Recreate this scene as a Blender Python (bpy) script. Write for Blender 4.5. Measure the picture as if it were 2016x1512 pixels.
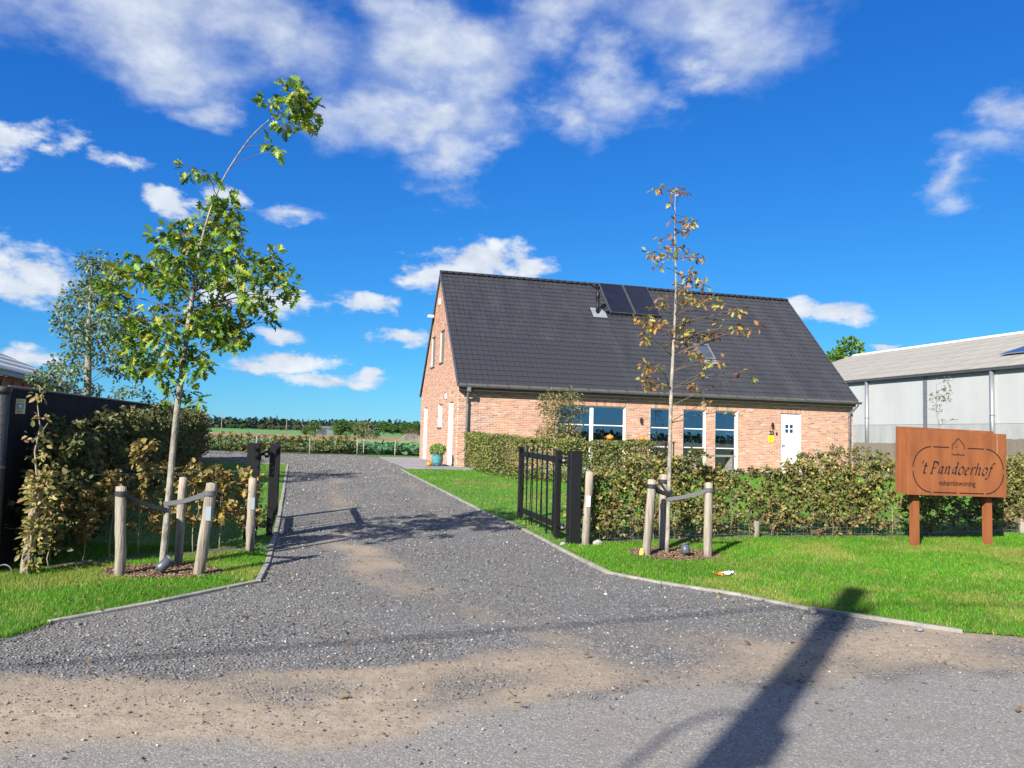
import bpy, math, random
import numpy as np
from mathutils import Matrix, Vector

for o in list(bpy.data.objects):
    bpy.data.objects.remove(o)
SC = bpy.context.scene
COL = SC.collection
rng = np.random.default_rng(11)
random.seed(5)
R = math.radians

# ------------------------------------------------------------------ camera
EYE = 1.65
cd = bpy.data.cameras.new('camera')
cam = bpy.data.objects.new('camera', cd)
COL.objects.link(cam)
cd.sensor_width = 36.0
cd.lens = 36.0 * 1515 / 2016
cd.clip_start = 0.05
cd.clip_end = 20000
cam.matrix_world = Matrix.Translation((0, 0, EYE)) @ Matrix.Rotation(R(93.85), 4, 'X') @ Matrix.Rotation(R(1.6), 4, 'Z')
SC.camera = cam
SC.render.resolution_x, SC.render.resolution_y = 1024, 768
SC.view_settings.view_transform = 'Standard'
SC.view_settings.look = 'None'
SC.view_settings.gamma = 1.0
SC.view_settings.use_curve_mapping = False
SC.view_settings.exposure = 1.0

# ------------------------------------------------------------------ sun and sky
SUN_AZ, SUN_EL = 31.0, 31.0        # shadows run 31 degrees right of straight ahead
sd = bpy.data.lights.new('sun', 'SUN')
sd.energy = 5.0
sd.angle = R(0.55)
sd.color = (1.0, 0.955, 0.88)
sun = bpy.data.objects.new('sun', sd)
COL.objects.link(sun)
_d = Vector((math.sin(R(SUN_AZ)) * math.cos(R(SUN_EL)), math.cos(R(SUN_AZ)) * math.cos(R(SUN_EL)), -math.sin(R(SUN_EL))))
sun.rotation_euler = _d.to_track_quat('-Z', 'Y').to_euler()
sun.location = (-20, -40, 40)

W = bpy.data.worlds.new('World')
SC.world = W
W.use_nodes = True


def build_world():
    nt = W.node_tree
    nt.nodes.clear()
    N, L = nt.nodes.new, nt.links.new

    def math_(op, a, b=None, c=None, clamp=False):
        n = N('ShaderNodeMath'); n.operation = op; n.use_clamp = clamp
        for i, v in enumerate((a, b, c)):
            if v is None: continue
            if isinstance(v, (int, float)): n.inputs[i].default_value = v
            else: L(v, n.inputs[i])
        return n.outputs[0]

    def vmath(op, a, b=None, c=None):
        n = N('ShaderNodeVectorMath'); n.operation = op
        for i, v in enumerate((a, b, c)):
            if v is None: continue
            if isinstance(v, tuple): n.inputs[i].default_value = v
            else: L(v, n.inputs[i])
        return n
    out = N('ShaderNodeOutputWorld'); bg = N('ShaderNodeBackground')
    L(bg.outputs[0], out.inputs[0])
    sky = N('ShaderNodeTexSky'); sky.sky_type = 'NISHITA'; sky.sun_disc = False
    sky.sun_elevation = R(SUN_EL); sky.sun_rotation = R(180 + SUN_AZ)
    sky.altitude = 100; sky.air_density = 1.0; sky.dust_density = 0.0; sky.ozone_density = 3.0
    sc = N('ShaderNodeSeparateColor'); L(sky.outputs[0], sc.inputs[0])
    hs = N('ShaderNodeCombineColor')
    for i, (k, p) in enumerate(SKY_GRADE):          # deepen the blue the way the camera did, evenly over the whole sky
        L(math_('MULTIPLY', math_('POWER', sc.outputs[i], p), k), hs.inputs[i])
    tc = N('ShaderNodeTexCoord')
    sx = N('ShaderNodeSeparateXYZ'); L(tc.outputs['Generated'], sx.inputs[0])
    az = math_('ARCTAN2', sx.outputs[0], sx.outputs[1])
    el = math_('ARCSINE', sx.outputs[2])
    cb = N('ShaderNodeCombineXYZ'); L(az, cb.inputs[0]); L(el, cb.inputs[1])
    P = P0 = cb.outputs[0]

    def noise(vec, scale, detail, rough, off=None):
        if off: vec = vmath('ADD', vec, off).outputs[0]
        n = N('ShaderNodeTexNoise'); n.inputs['Scale'].default_value = scale
        n.inputs['Detail'].default_value = detail; n.inputs['Roughness'].default_value = rough
        L(vec, n.inputs['Vector'])
        return n.outputs['Fac']
    stretch = vmath('MULTIPLY', P, (1.0, 1.7, 1.0)).outputs[0]

    wv = N('ShaderNodeTexNoise'); wv.inputs['Scale'].default_value = 6.5; wv.inputs['Detail'].default_value = 6; wv.inputs['Roughness'].default_value = .6
    L(stretch, wv.inputs['Vector'])
    wv = vmath('SUBTRACT', wv.outputs['Color'], (.5, .5, .5)).outputs[0]

    def field(blobs, warp):
        cur = None
        P = vmath('ADD', P0, vmath('MULTIPLY', wv, (warp, warp * .6, 0.0)).outputs[0]).outputs[0]
        for a, e, ra, re in blobs:
            q = vmath('SUBTRACT', P, (a, e, 0.0)).outputs[0]
            q = vmath('MULTIPLY', q, (1 / ra, 1 / re, 0.0)).outputs[0]
            l = vmath('LENGTH', q).outputs['Value']
            cur = l if cur is None else math_('SMOOTH_MIN', cur, l, 0.35)
        return cur

    def sstep(x, lo, hi):
        n = N('ShaderNodeMapRange'); n.interpolation_type = 'SMOOTHSTEP'
        L(x, n.inputs[0]); n.inputs[1].default_value = lo; n.inputs[2].default_value = hi
        return n.outputs[0]
    n1 = noise(stretch, 11.0, 8, 0.62)
    n1b = noise(stretch, 11.0, 8, 0.62, (0.016, -0.032, 0))
    nL = noise(stretch, 30.0, 6, 0.6, (9.0, 4.0, 0))
    n2 = noise(stretch, 4.6, 9, 0.56, (3.1, 1.7, 0.4))
    # heaped clouds: sharp rims;  torn high sheets: soft
    dC = field(CUMULUS, .1)
    mC = sstep(math_('SUBTRACT', math_('ADD', math_('MULTIPLY_ADD', n1, 3.4, -0.88), math_('MULTIPLY_ADD', nL, 0.9, -0.45)), dC), -0.35, 0.38)
    dW = field(WISPS, .26)
    mW = sstep(math_('SUBTRACT', math_('MULTIPLY_ADD', n2, 4.0, -1.08), dW), -0.75, 1.35)
    mW = math_('MULTIPLY', mW, 0.92)
    # broken cloud carries on unseen, made denser out of view for neutral fill light
    gen = noise(tc.outputs['Generated'], 3.2, 8, 0.6, (5.0, 2.0, 1.0))
    away = math_('MAXIMUM', sstep(math_('ABSOLUTE', az), 0.78, 1.05), sstep(el, 0.62, 0.85))
    mG = math_('MULTIPLY', math_('MULTIPLY', sstep(gen, 0.44, 0.62), away), sstep(el, 0.0, 0.12))
    m = math_('MAXIMUM', math_('MAXIMUM', mC, mW), mG)
    lit = math_('MULTIPLY_ADD', math_('SUBTRACT', n1, n1b), 2.0, 0.66, clamp=True)
    ramp = N('ShaderNodeMix'); ramp.data_type = 'RGBA'
    L(lit, ramp.inputs[0])
    ramp.inputs[6].default_value = CLOUD_DARK; ramp.inputs[7].default_value = CLOUD_LIGHT
    mx = N('ShaderNodeMix'); mx.data_type = 'RGBA'
    L(m, mx.inputs[0]); L(hs.outputs[0], mx.inputs[6]); L(ramp.outputs[2], mx.inputs[7])
    L(mx.outputs[2], bg.inputs[0])
    bg.inputs[1].default_value = 0.1


CLOUD_DARK, CLOUD_LIGHT = (2.3, 2.75, 3.7, 1), (4.3, 4.6, 4.95, 1)
SKY_GRADE = ((.078, 1.3), (.42, .96), (1.45, .6))
# cloud banks: azimuth, elevation, half-width, half-height (radians)
CUMULUS = [(-0.5899, 0.3041, 0.0555, 0.0256), (-0.5557, 0.2981, 0.0222, 0.0137), (-0.567, 0.1677, 0.0539, 0.0301), (-0.5893, 0.1482, 0.0377, 0.0217), (-0.0399, 0.2238, 0.0802, 0.032), (-0.0957, 0.2021, 0.0398, 0.0225), (0.0171, 0.219, 0.04, 0.0161), (-0.1987, 0.1631, 0.04, 0.0179), (-0.1582, 0.1167, 0.0403, 0.013), (-0.3016, 0.1542, 0.0442, 0.0212), (-0.3468, 0.1598, 0.0297, 0.0214), (-0.2997, 0.1153, 0.0336, 0.0113), (0.3876, 0.1569, 0.0421, 0.0133), (0.3617, 0.1626, 0.0174, 0.0135), (-0.2831, 0.0847, 0.0495, 0.0114), (-0.1758, 0.0717, 0.0206, 0.0078), (-0.2263, 0.0644, 0.0636, 0.0103), (-0.5564, 0.071, 0.0441, 0.0145), (0.4486, 0.1107, 0.0214, 0.0042), (-0.4298, 0.2602, 0.0338, 0.0126), (-0.371, 0.2841, 0.0265, 0.0128), (-0.3368, 0.0767, 0.0418, 0.0087)]
WISPS = [(-0.493, 0.4406, 0.1235, 0.0418), (-0.4419, 0.4153, 0.0985, 0.0311), (-0.3328, 0.4618, 0.1395, 0.0492), (-0.2223, 0.4045, 0.062, 0.0366), (-0.113, 0.4763, 0.1085, 0.0406), (-0.043, 0.4177, 0.0644, 0.0485), (0.0355, 0.5094, 0.1083, 0.0318), (0.249, 0.4958, 0.1058, 0.0493), (0.2304, 0.4428, 0.0446, 0.0221), (0.1183, 0.4535, 0.0533, 0.0388), (-0.081, 0.3475, 0.0504, 0.0211), (-0.1229, 0.3928, 0.0503, 0.0262), (0.5607, 0.322, 0.0516, 0.0261), (0.5308, 0.297, 0.032, 0.0189), (0.5899, 0.3533, 0.0321, 0.0252), (-0.399, 0.3677, 0.0468, 0.0176), (-0.4885, 0.2862, 0.0185, 0.0083), (-0.2927, 0.2876, 0.0373, 0.0108), (0.0624, 0.4052, 0.0337, 0.029)]
build_world()

# ------------------------------------------------------------------ helpers
class MB:
    """collects faces, then becomes one mesh"""
    def __init__(s): s.v, s.f, s.c = [], [], []

    def add(s, vs, fs, M=None, col=None):
        b = len(s.v)
        for p in vs:
            s.v.append(tuple(M @ Vector(p)) if M is not None else tuple(p))
        s.f += [tuple(b + i for i in f) for f in fs]
        s.c += [col or (1, 1, 1)] * len(vs)
        return s

    def box(s, x0, x1, y0, y1, z0, z1, M=None, col=None, ch=0.0):
        if ch > 0:
            return s.prism([(x0 + ch, y0), (x1 - ch, y0), (x1, y0 + ch), (x1, y1 - ch), (x1 - ch, y1), (x0 + ch, y1), (x0, y1 - ch), (x0, y0 + ch)], z0, z1, M, col)
        return s.add([(x0, y0, z0), (x1, y0, z0), (x1, y1, z0), (x0, y1, z0), (x0, y0, z1), (x1, y0, z1), (x1, y1, z1), (x0, y1, z1)],
                     [(0, 3, 2, 1), (4, 5, 6, 7), (0, 1, 5, 4), (1, 2, 6, 5), (2, 3, 7, 6), (3, 0, 4, 7)], M, col)

    def prism(s, poly, z0, z1, M=None, col=None):
        n = len(poly)
        return s.add([(x, y, z0) for x, y in poly] + [(x, y, z1) for x, y in poly],
                     [tuple(range(n - 1, -1, -1)), tuple(range(n, 2 * n))] + [(i, (i + 1) % n, n + (i + 1) % n, n + i) for i in range(n)], M, col)

    def tube(s, pts, rad, n=8, cap=True, col=None, jit=0.0):
        pts = [Vector(p) for p in pts]
        if not hasattr(rad, '__len__'): rad = [rad] * len(pts)
        b = len(s.v); prev = None
        for i, p in enumerate(pts):
            t = (pts[min(i + 1, len(pts) - 1)] - pts[max(i - 1, 0)]).normalized()
            if prev is None:
                a = t.orthogonal().normalized()
            else:
                a = (prev - t * prev.dot(t)).normalized()
            prev = a; c = t.cross(a)
            for k in range(n):
                w = 2 * math.pi * k / n
                r = rad[i] * (1 + (random.uniform(-jit, jit) if jit else 0))
                s.v.append(tuple(p + (a * math.cos(w) + c * math.sin(w)) * r)); s.c.append(col or (1, 1, 1))
        for i in range(len(pts) - 1):
            for k in range(n):
                k2 = (k + 1) % n
                s.f.append((b + i * n + k, b + i * n + k2, b + (i + 1) * n + k2, b + (i + 1) * n + k))
        if cap:
            s.f.append(tuple(b + k for k in range(n - 1, -1, -1)))
            s.f.append(tuple(b + (len(pts) - 1) * n + k for k in range(n)))
        return s

    def lathe(s, prof, n=20, M=None, col=None, lobes=0, amp=0.0):
        vs, fs = [], []
        for r, z in prof:
            for k in range(n):
                w = 2 * math.pi * k / n
                rr = r * (1 + amp * abs(math.sin(w * lobes / 2)) if lobes else 1)
                vs.append((rr * math.cos(w), rr * math.sin(w), z))
        m = len(prof)
        for i in range(m - 1):
            for k in range(n):
                k2 = (k + 1) % n
                fs.append((i * n + k, i * n + k2, (i + 1) * n + k2, (i + 1) * n + k))
        fs.append(tuple(range(n - 1, -1, -1))); fs.append(tuple((m - 1) * n + k for k in range(n)))
        return s.add(vs, fs, M, col)

    def mesh(s, name, smooth=False):
        me = bpy.data.meshes.new(name)
        me.from_pydata(s.v, [], s.f)
        if any(c != (1, 1, 1) for c in s.c):
            at = me.color_attributes.new('Col', 'FLOAT_COLOR', 'POINT')
            at.data.foreach_set('color', np.c_[np.array(s.c, np.float32), np.ones(len(s.c), np.float32)].ravel())
        if smooth:
            me.polygons.foreach_set('use_smooth', [True] * len(me.polygons))
        me.update()
        return me


def np_mesh(name, V, F, C=None, smooth=False):
    """V (n,3), F (m,k) arrays, C (n,3) colours"""
    me = bpy.data.meshes.new(name)
    V = np.ascontiguousarray(V, np.float32); F = np.ascontiguousarray(F, np.int32)
    m, k = F.shape
    me.vertices.add(len(V)); me.vertices.foreach_set('co', V.ravel())
    me.loops.add(m * k); me.loops.foreach_set('vertex_index', F.ravel())
    me.polygons.add(m)
    me.polygons.foreach_set('loop_start', np.arange(0, m * k, k, dtype=np.int32))
    me.polygons.foreach_set('loop_total', np.full(m, k, np.int32))
    if smooth: me.polygons.foreach_set('use_smooth', np.ones(m, bool))
    if C is not None:
        at = me.color_attributes.new('Col', 'FLOAT_COLOR', 'POINT')
        at.data.foreach_set('color', np.c_[np.asarray(C, np.float32), np.ones(len(C), np.float32)].ravel())
    me.update(calc_edges=True)
    return me


def tag(o, label=None, cat=None, group=None, kind=None):
    if label: o['label'] = label
    if cat: o['category'] = cat
    if group: o['group'] = group
    if kind: o['kind'] = kind
    return o


def ob(name, me, mat=None, parent=None, smooth=False, loc=None, rot=None):
    if isinstance(me, MB): me = me.mesh(name, smooth)
    if mat is not None and not me.materials: me.materials.append(mat)
    o = bpy.data.objects.new(name, me)
    COL.objects.link(o)
    if parent: o.parent = parent
    if loc is not None: o.location = loc
    if rot is not None: o.rotation_euler = rot
    return o


def thing(name, loc, rz, label, cat, group=None):
    o = bpy.data.objects.new(name, None)
    COL.objects.link(o)
    o.empty_display_size = 0.2
    o.location = loc; o.rotation_euler = (0, 0, rz)
    return tag(o, label, cat, group)


def wob(name, me, mat, parent, smooth=False):
    """child whose mesh was modelled in world coordinates"""
    o = ob(name, me, mat, parent, smooth)
    l, rz = parent.location, parent.rotation_euler[2]
    o.matrix_basis = (Matrix.Translation(l) @ Matrix.Rotation(rz, 4, 'Z')).inverted()
    return o


# ---- terrain height: level road, drive rising half a metre to the house, fields
GY = [-400, 6, 8, 26, 34, 60, 130, 300, 1000, 3000]
GZ = [0, 0, .05, .5, .5, .45, .55, .9, 1.6, 3.0]


def g(y): return float(np.interp(y, GY, GZ))


def gv(y): return np.interp(y, GY, GZ)


# ------------------------------------------------------------------ materials
def newmat(name):
    m = bpy.data.materials.new(name); m.use_nodes = True
    nt = m.node_tree; nt.nodes.clear()
    out = nt.nodes.new('ShaderNodeOutputMaterial')
    b = nt.nodes.new('ShaderNodeBsdfPrincipled')
    nt.links.new(b.outputs[0], out.inputs[0])
    return m, nt, b, out


def mat(name, base, rough=0.75, c2=None, nscale=8.0, detail=5, contrast=(0.35, 0.65), bump=0.0, bscale=None, attr=False,
        metal=0.0, spec=None, ior=None, trans=0.0, coat=0.0, stretch=None, objrand=0.0, rvar=0.0):
    m, nt, b, out = newmat(name)
    N, L = nt.nodes.new, nt.links.new
    tc = N('ShaderNodeTexCoord'); vec = tc.outputs['Object']
    if stretch:
        mp = N('ShaderNodeMapping'); mp.inputs['Scale'].default_value = stretch; L(vec, mp.inputs[0]); vec = mp.outputs[0]
    base4 = (*base, 1.0)
    colour = None
    if attr:
        a = N('ShaderNodeAttribute'); a.attribute_name = 'Col'; colour = a.outputs['Color']
        mul = N('ShaderNodeMix'); mul.data_type = 'RGBA'; mul.blend_type = 'MULTIPLY'; mul.inputs[0].default_value = 1
        L(colour, mul.inputs[6]); mul.inputs[7].default_value = base4; colour = mul.outputs[2]
    if c2 is not None or rvar:
        n = N('ShaderNodeTexNoise'); n.inputs['Scale'].default_value = nscale; n.inputs['Detail'].default_value = detail
        n.inputs['Roughness'].default_value = 0.62
        L(vec, n.inputs['Vector'])
        mr = N('ShaderNodeMapRange'); L(n.outputs['Fac'], mr.inputs[0]); mr.inputs[1].default_value, mr.inputs[2].default_value = contrast
        if c2 is not None:
            mx = N('ShaderNodeMix'); mx.data_type = 'RGBA'; L(mr.outputs[0], mx.inputs[0])
            if colour is not None:
                mx.blend_type = 'MULTIPLY'; L(colour, mx.inputs[6])
            else:
                mx.inputs[6].default_value = base4
            mx.inputs[7].default_value = (*c2, 1)
            colour = mx.outputs[2]
        if rvar:
            r2 = N('ShaderNodeMapRange'); L(mr.outputs[0], r2.inputs[0]); r2.inputs[3].default_value = rough - rvar; r2.inputs[4].default_value = rough + rvar
            L(r2.outputs[0], b.inputs['Roughness'])
    if objrand:
        oi = N('ShaderNodeObjectInfo'); hv = N('ShaderNodeHueSaturation')
        mr = N('ShaderNodeMapRange'); L(oi.outputs['Random'], mr.inputs[0]); mr.inputs[3].default_value = 1 - objrand; mr.inputs[4].default_value = 1 + objrand
        L(mr.outputs[0], hv.inputs['Value'])
        if colour is not None: L(colour, hv.inputs['Color'])
        else: hv.inputs['Color'].default_value = base4
        colour = hv.outputs[0]
    if colour is not None: L(colour, b.inputs['Base Color'])
    else: b.inputs['Base Color'].default_value = base4
    if not rvar: b.inputs['Roughness'].default_value = rough
    b.inputs['Metallic'].default_value = metal
    if spec is not None: b.inputs['Specular IOR Level'].default_value = spec
    if ior: b.inputs['IOR'].default_value = ior
    b.inputs['Coat Weight'].default_value = coat
    if bump:
        n = N('ShaderNodeTexNoise'); n.inputs['Scale'].default_value = bscale or nscale * 4; n.inputs['Detail'].default_value = 4
        L(vec, n.inputs['Vector'])
        bp = N('ShaderNodeBump'); bp.inputs['Strength'].default_value = bump; bp.inputs['Distance'].default_value = 0.02
        L(n.outputs['Fac'], bp.inputs['Height']); L(bp.outputs[0], b.inputs['Normal'])
    if trans:
        t = N('ShaderNodeBsdfTranslucent'); ms = N('ShaderNodeMixShader'); ms.inputs[0].default_value = trans
        if colour is not None: L(colour, t.inputs[0])
        else: t.inputs[0].default_value = base4
        L(b.outputs[0], ms.inputs[1]); L(t.outputs[0], ms.inputs[2]); L(ms.outputs[0], out.inputs[0])
    return m


M = {}
M['leaf'] = mat('leaf', (1, 1, 1), 0.5, attr=True, trans=0.32, spec=0.35)
M['blade'] = mat('grass_blade', (1, 1, 1), 0.55, attr=True, trans=0.3, spec=0.25)
M['bark_grey'] = mat('bark_grey', (0.33, 0.3, 0.235), 0.85, (0.12, 0.108, 0.085), 18, bump=0.5, stretch=(1, 1, 0.35))
M['bark_pale'] = mat('bark_pale', (0.36, 0.32, 0.25), 0.85, (0.16, 0.14, 0.11), 12, bump=0.5, stretch=(1, 1, 0.5))
M['twig'] = mat('twig', (0.085, 0.068, 0.052), 0.8)
M['twig_pale'] = mat('twig_pale', (0.26, 0.21, 0.15), 0.8)
M['stake'] = mat('stake_wood', (0.34, 0.29, 0.225), 0.9, (0.12, 0.1, 0.078), 9, contrast=(0.4, 0.68), bump=0.6, bscale=50, stretch=(1.6, 1.6, 0.16))
M['rubber'] = mat('rubber_strap', (0.018, 0.018, 0.02), 0.5, (0.035, 0.035, 0.036), 20)
M['strap_grey'] = mat('strap_sunbleached', (0.1, 0.1, 0.105), 0.4)
M['black'] = mat('black_powder_coat', (0.007, 0.007, 0.008), 0.5, (0.011, 0.011, 0.012), 30, bump=0.03, bscale=300, spec=.3)
M['tar'] = mat('black_tarred_tube', (0.014, 0.016, 0.018), 0.42, (0.04, 0.042, 0.045), 40, bump=0.5, bscale=90)
M['galv'] = mat('galvanised', (0.42, 0.43, 0.44), 0.42, (0.3, 0.31, 0.32), 12, metal=0.7)
M['zinc'] = mat('zinc', (0.2, 0.21, 0.225), 0.45, (0.15, 0.155, 0.165), 6, metal=0.35)
M['zinc_dark'] = mat('zinc_dark', (0.085, 0.088, 0.095), 0.45, (0.06, 0.062, 0.068), 5, metal=0.2)
M['lamp_grey'] = mat('lamp_grey', (0.075, 0.085, 0.1), 0.4)
M['concrete'] = mat('edging_concrete', (0.32, 0.295, 0.25), 0.9, (0.2, 0.185, 0.155), 6, bump=0.4, bscale=60, objrand=0.08)
M['white'] = mat('cream_white_paint', (0.8, 0.765, 0.68), 0.45)
M['whiteplate'] = mat('white_plate', (0.75, 0.76, 0.76), 0.4)
M['greyplate'] = mat('grey_plate', (0.3, 0.34, 0.37), 0.35, metal=0.3)
M['sill'] = mat('bluestone_sill', (0.16, 0.16, 0.165), 0.6, (0.22, 0.22, 0.22), 9)
M['pumpkin'] = mat('pumpkin', (0.8, 0.26, 0.015), 0.45, (0.62, 0.17, 0.01), 6)
M['stalk'] = mat('pumpkin_stalk', (0.2, 0.17, 0.07), 0.8)
M['bronze'] = mat('dark_metal_furniture', (0.06, 0.035, 0.032), 0.5)
M['oldwood'] = mat('weathered_wood', (0.28, 0.255, 0.22), 0.85, (0.16, 0.145, 0.125), 7, stretch=(0.3, 3, 3))
M['soil'] = mat('soil', (0.12, 0.09, 0.065), 0.95, (0.06, 0.045, 0.032), 9, bump=0.8, bscale=30)
M['stone'] = mat('fieldstone', (0.42, 0.385, 0.32), 0.85, (0.24, 0.22, 0.19), 12, bump=0.5)
M['pane'] = None


def glass_mat():
    m, nt, b, out = newmat('window_glass')
    N, L = nt.nodes.new, nt.links.new
    tr = N('ShaderNodeBsdfTransparent'); tr.inputs[0].default_value = (0.62, 0.68, 0.66, 1)
    gl = N('ShaderNodeBsdfGlossy'); gl.inputs['Roughness'].default_value = 0.005; gl.inputs[0].default_value = (0.72, 0.8, 1, 1)
    fr = N('ShaderNodeFresnel'); fr.inputs[0].default_value = 3.3
    ms = N('ShaderNodeMixShader')
    L(fr.outputs[0], ms.inputs[0]); L(tr.outputs[0], ms.inputs[1]); L(gl.outputs[0], ms.inputs[2]); L(ms.outputs[0], out.inputs[0])
    return m


M['pane'] = glass_mat()


def leafset(name, P, D, Nn, S, C, tmpl, fold=0.12):
    """one mesh of many leaves. P base points, D leaf axis, Nn face normal, S length, C colour"""
    D = D / np.linalg.norm(D, axis=1, keepdims=True)
    B = np.cross(Nn, D); B /= np.linalg.norm(B, axis=1, keepdims=True) + 1e-9
    Nn = np.cross(D, B)
    T = np.array(tmpl['v']); k = len(T)
    z = np.abs(T[:, 1]) * tmpl.get('fold', fold) * 2 - tmpl.get('droop', 0.12) * T[:, 0] ** 2
    V = P[:, None, :] + S[:, None, None] * (T[None, :, 0, None] * D[:, None, :] + T[None, :, 1, None] * B[:, None, :] + z[None, :, None] * Nn[:, None, :])
    F = np.array(tmpl['f'])
    Fa = (np.arange(len(P)) * k)[:, None, None] + F[None]
    Cv = np.repeat(C, k, axis=0)
    return np_mesh(name, V.reshape(-1, 3), Fa.reshape(-1, F.shape[1]), Cv)


BEECH = dict(v=[(0, 0), (.3, .28), (.68, .26), (1, 0), (.68, -.26), (.3, -.28)], f=[(0, 3, 2, 1), (0, 5, 4, 3)], fold=.16, droop=.15)
SLIM = dict(v=[(0, 0), (.45, .17), (1, 0), (.45, -.17)], f=[(0, 2, 1), (0, 3, 2)], fold=.2, droop=.2)
_h = [(0, 0), (.16, .035), (.24, .27), (.36, .09), (.5, .4), (.6, .1), (.77, .27), (.82, .08), (1, 0)]
OAK = dict(v=_h + [(x, -y) for x, y in _h[1:-1]], f=[tuple(reversed(range(9))), (0, 15, 14, 13, 12, 11, 10, 9, 8)][:1] + [(0, 9, 10, 11, 12, 13, 14, 15, 8)], fold=.1, droop=.25)


def rdir(n, zb=0.0, zs=1.0):
    d = rng.normal(size=(n, 3)); d[:, 2] = d[:, 2] * zs + zb
    return d / (np.linalg.norm(d, axis=1, keepdims=True) + 1e-9)


def palette(n, cols, weights, jit=0.18):
    cols = np.array(cols); idx = rng.choice(len(cols), n, p=np.array(weights) / sum(weights))
    return np.clip(cols[idx] * (1 + rng.uniform(-jit, jit, (n, 1))) * (1 + rng.uniform(-.08, .08, (n, 3))), 0, 1)


def curve_pts(a, b, n=5, sag=0.0, wob=0.0):
    a, b = np.array(a, float), np.array(b, float)
    t = np.linspace(0, 1, n)[:, None]
    p = a + (b - a) * t
    p[:, 2] += sag * 4 * (t * (1 - t))[:, 0]
    if wob:
        w = rng.normal(size=(n, 3)) * wob; w[0] = 0; w[-1] = 0; p += w
    return [tuple(q) for q in p]

# ------------------------------------------------------------------ the ground
_tab = rng.random((257, 257))


def vnoise(x, y):
    x = np.asarray(x, float); y = np.asarray(y, float)
    xi = np.floor(x).astype(int); yi = np.floor(y).astype(int); fx = x - xi; fy = y - yi
    fx = fx * fx * (3 - 2 * fx); fy = fy * fy * (3 - 2 * fy)
    a = _tab[xi % 256, yi % 256]; b = _tab[(xi + 1) % 256, yi % 256]; c = _tab[xi % 256, (yi + 1) % 256]; d = _tab[(xi + 1) % 256, (yi + 1) % 256]
    return (a * (1 - fx) + b * fx) * (1 - fy) + (c * (1 - fx) + d * fx) * fy


def fbm(x, y, s=1.0, o=4):
    v = 0; a = 0.5; t = 0
    for i in range(o):
        v = v + a * vnoise(x * s + 17.3 * i, y * s + 9.1 * i); t += a; s *= 2.03; a *= 0.55
    return v / t


def polydist(x, y, pts):
    d = np.full(np.shape(x), 1e9)
    for (x0, y0), (x1, y1) in zip(pts[:-1], pts[1:]):
        dx, dy = x1 - x0, y1 - y0
        t = np.clip(((x - x0) * dx + (y - y0) * dy) / (dx * dx + dy * dy), 0, 1)
        d = np.minimum(d, np.hypot(x - x0 - t * dx, y - y0 - t * dy))
    return d


RK = 0.235                                   # the road runs slightly askew of the camera


def road_t(x, y): return y - 5.02 - RK * x    # metres beyond the asphalt edge


def ground_weights(x, y):
    """asphalt, sand (the rest is gravel)"""
    x = np.asarray(x, float); y = np.asarray(y, float)
    n = fbm(x, y, 0.9, 4); n2 = fbm(x + 31, y + 7, 2.6, 3)
    wx, wy = x + 1.1 * (fbm(x + 3, y + 90, 1.1, 4) - .5), y + .9 * (fbm(x + 60, y + 11, 1.3, 4) - .5)
    t = road_t(x, y) + (n2 - .5) * .5
    asph = 1 / (1 + np.exp(np.clip((t - 0.02) * 9, -30, 30)))
    top = np.interp(x, [-6, -3.2, -1.6, -0.6, 0.2, 1.2, 2.2, 3.4, 6], [0.75, .62, .55, .75, 1.0, 1.0, .8, 1.1, 1.2])
    low = np.interp(x, [-6, -2, -.7, .3, 1.5, 6], [-.35, -.25, -.35, .1, .25, .1])
    tt = road_t(wx, wy)
    band = np.exp(-(np.maximum(0, tt - top) / .22) ** 2) * np.exp(-(np.maximum(0, low - tt) / .3) ** 2)
    tr = 0.9 * np.exp(-(polydist(wx, wy, [(-2.5, 11.4), (-1.9, 9.6), (-1.15, 8.1), (-.4, 7.2), (.7, 6.5), (2.1, 6.2), (4.5, 6.5)]) / .42) ** 2)
    tr2 = .62 * np.exp(-(polydist(wx, wy, [(-4.6, 20.5), (-3.7, 16.5), (-2.5, 11.6)]) / .4) ** 2) + .5 * np.exp(-(polydist(wx, wy, [(-.7, 12.6), (-2.2, 18), (-3.4, 22.5)]) / .4) ** 2)
    film = .26 * np.exp(-((tt + .7) / .7) ** 2) * np.clip(1.2 - x * .6, 0, 1)
    band = band * np.interp(x, [-3, .2, 1.2, 3, 4], [1, 1, .72, .72, .95])
    sand = np.maximum.reduce([band, tr, tr2, film]) * np.clip(.55 + 1.1 * (n - .5) * 2 + .25, 0.25, 1.15)
    patch = .7 * np.exp(-((wx + .2) / .35) ** 2 - ((wy - 5.35) / .45) ** 2) + np.exp(-((wx + 2.2) / .45) ** 2 - ((wy - 5.2) / .2) ** 2)
    sand = np.clip(sand * (1 - .9 * np.clip(patch, 0, 1)), 0, 1)
    asph = np.clip(asph - .9 * patch, 0, 1)
    return asph, sand


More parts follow.
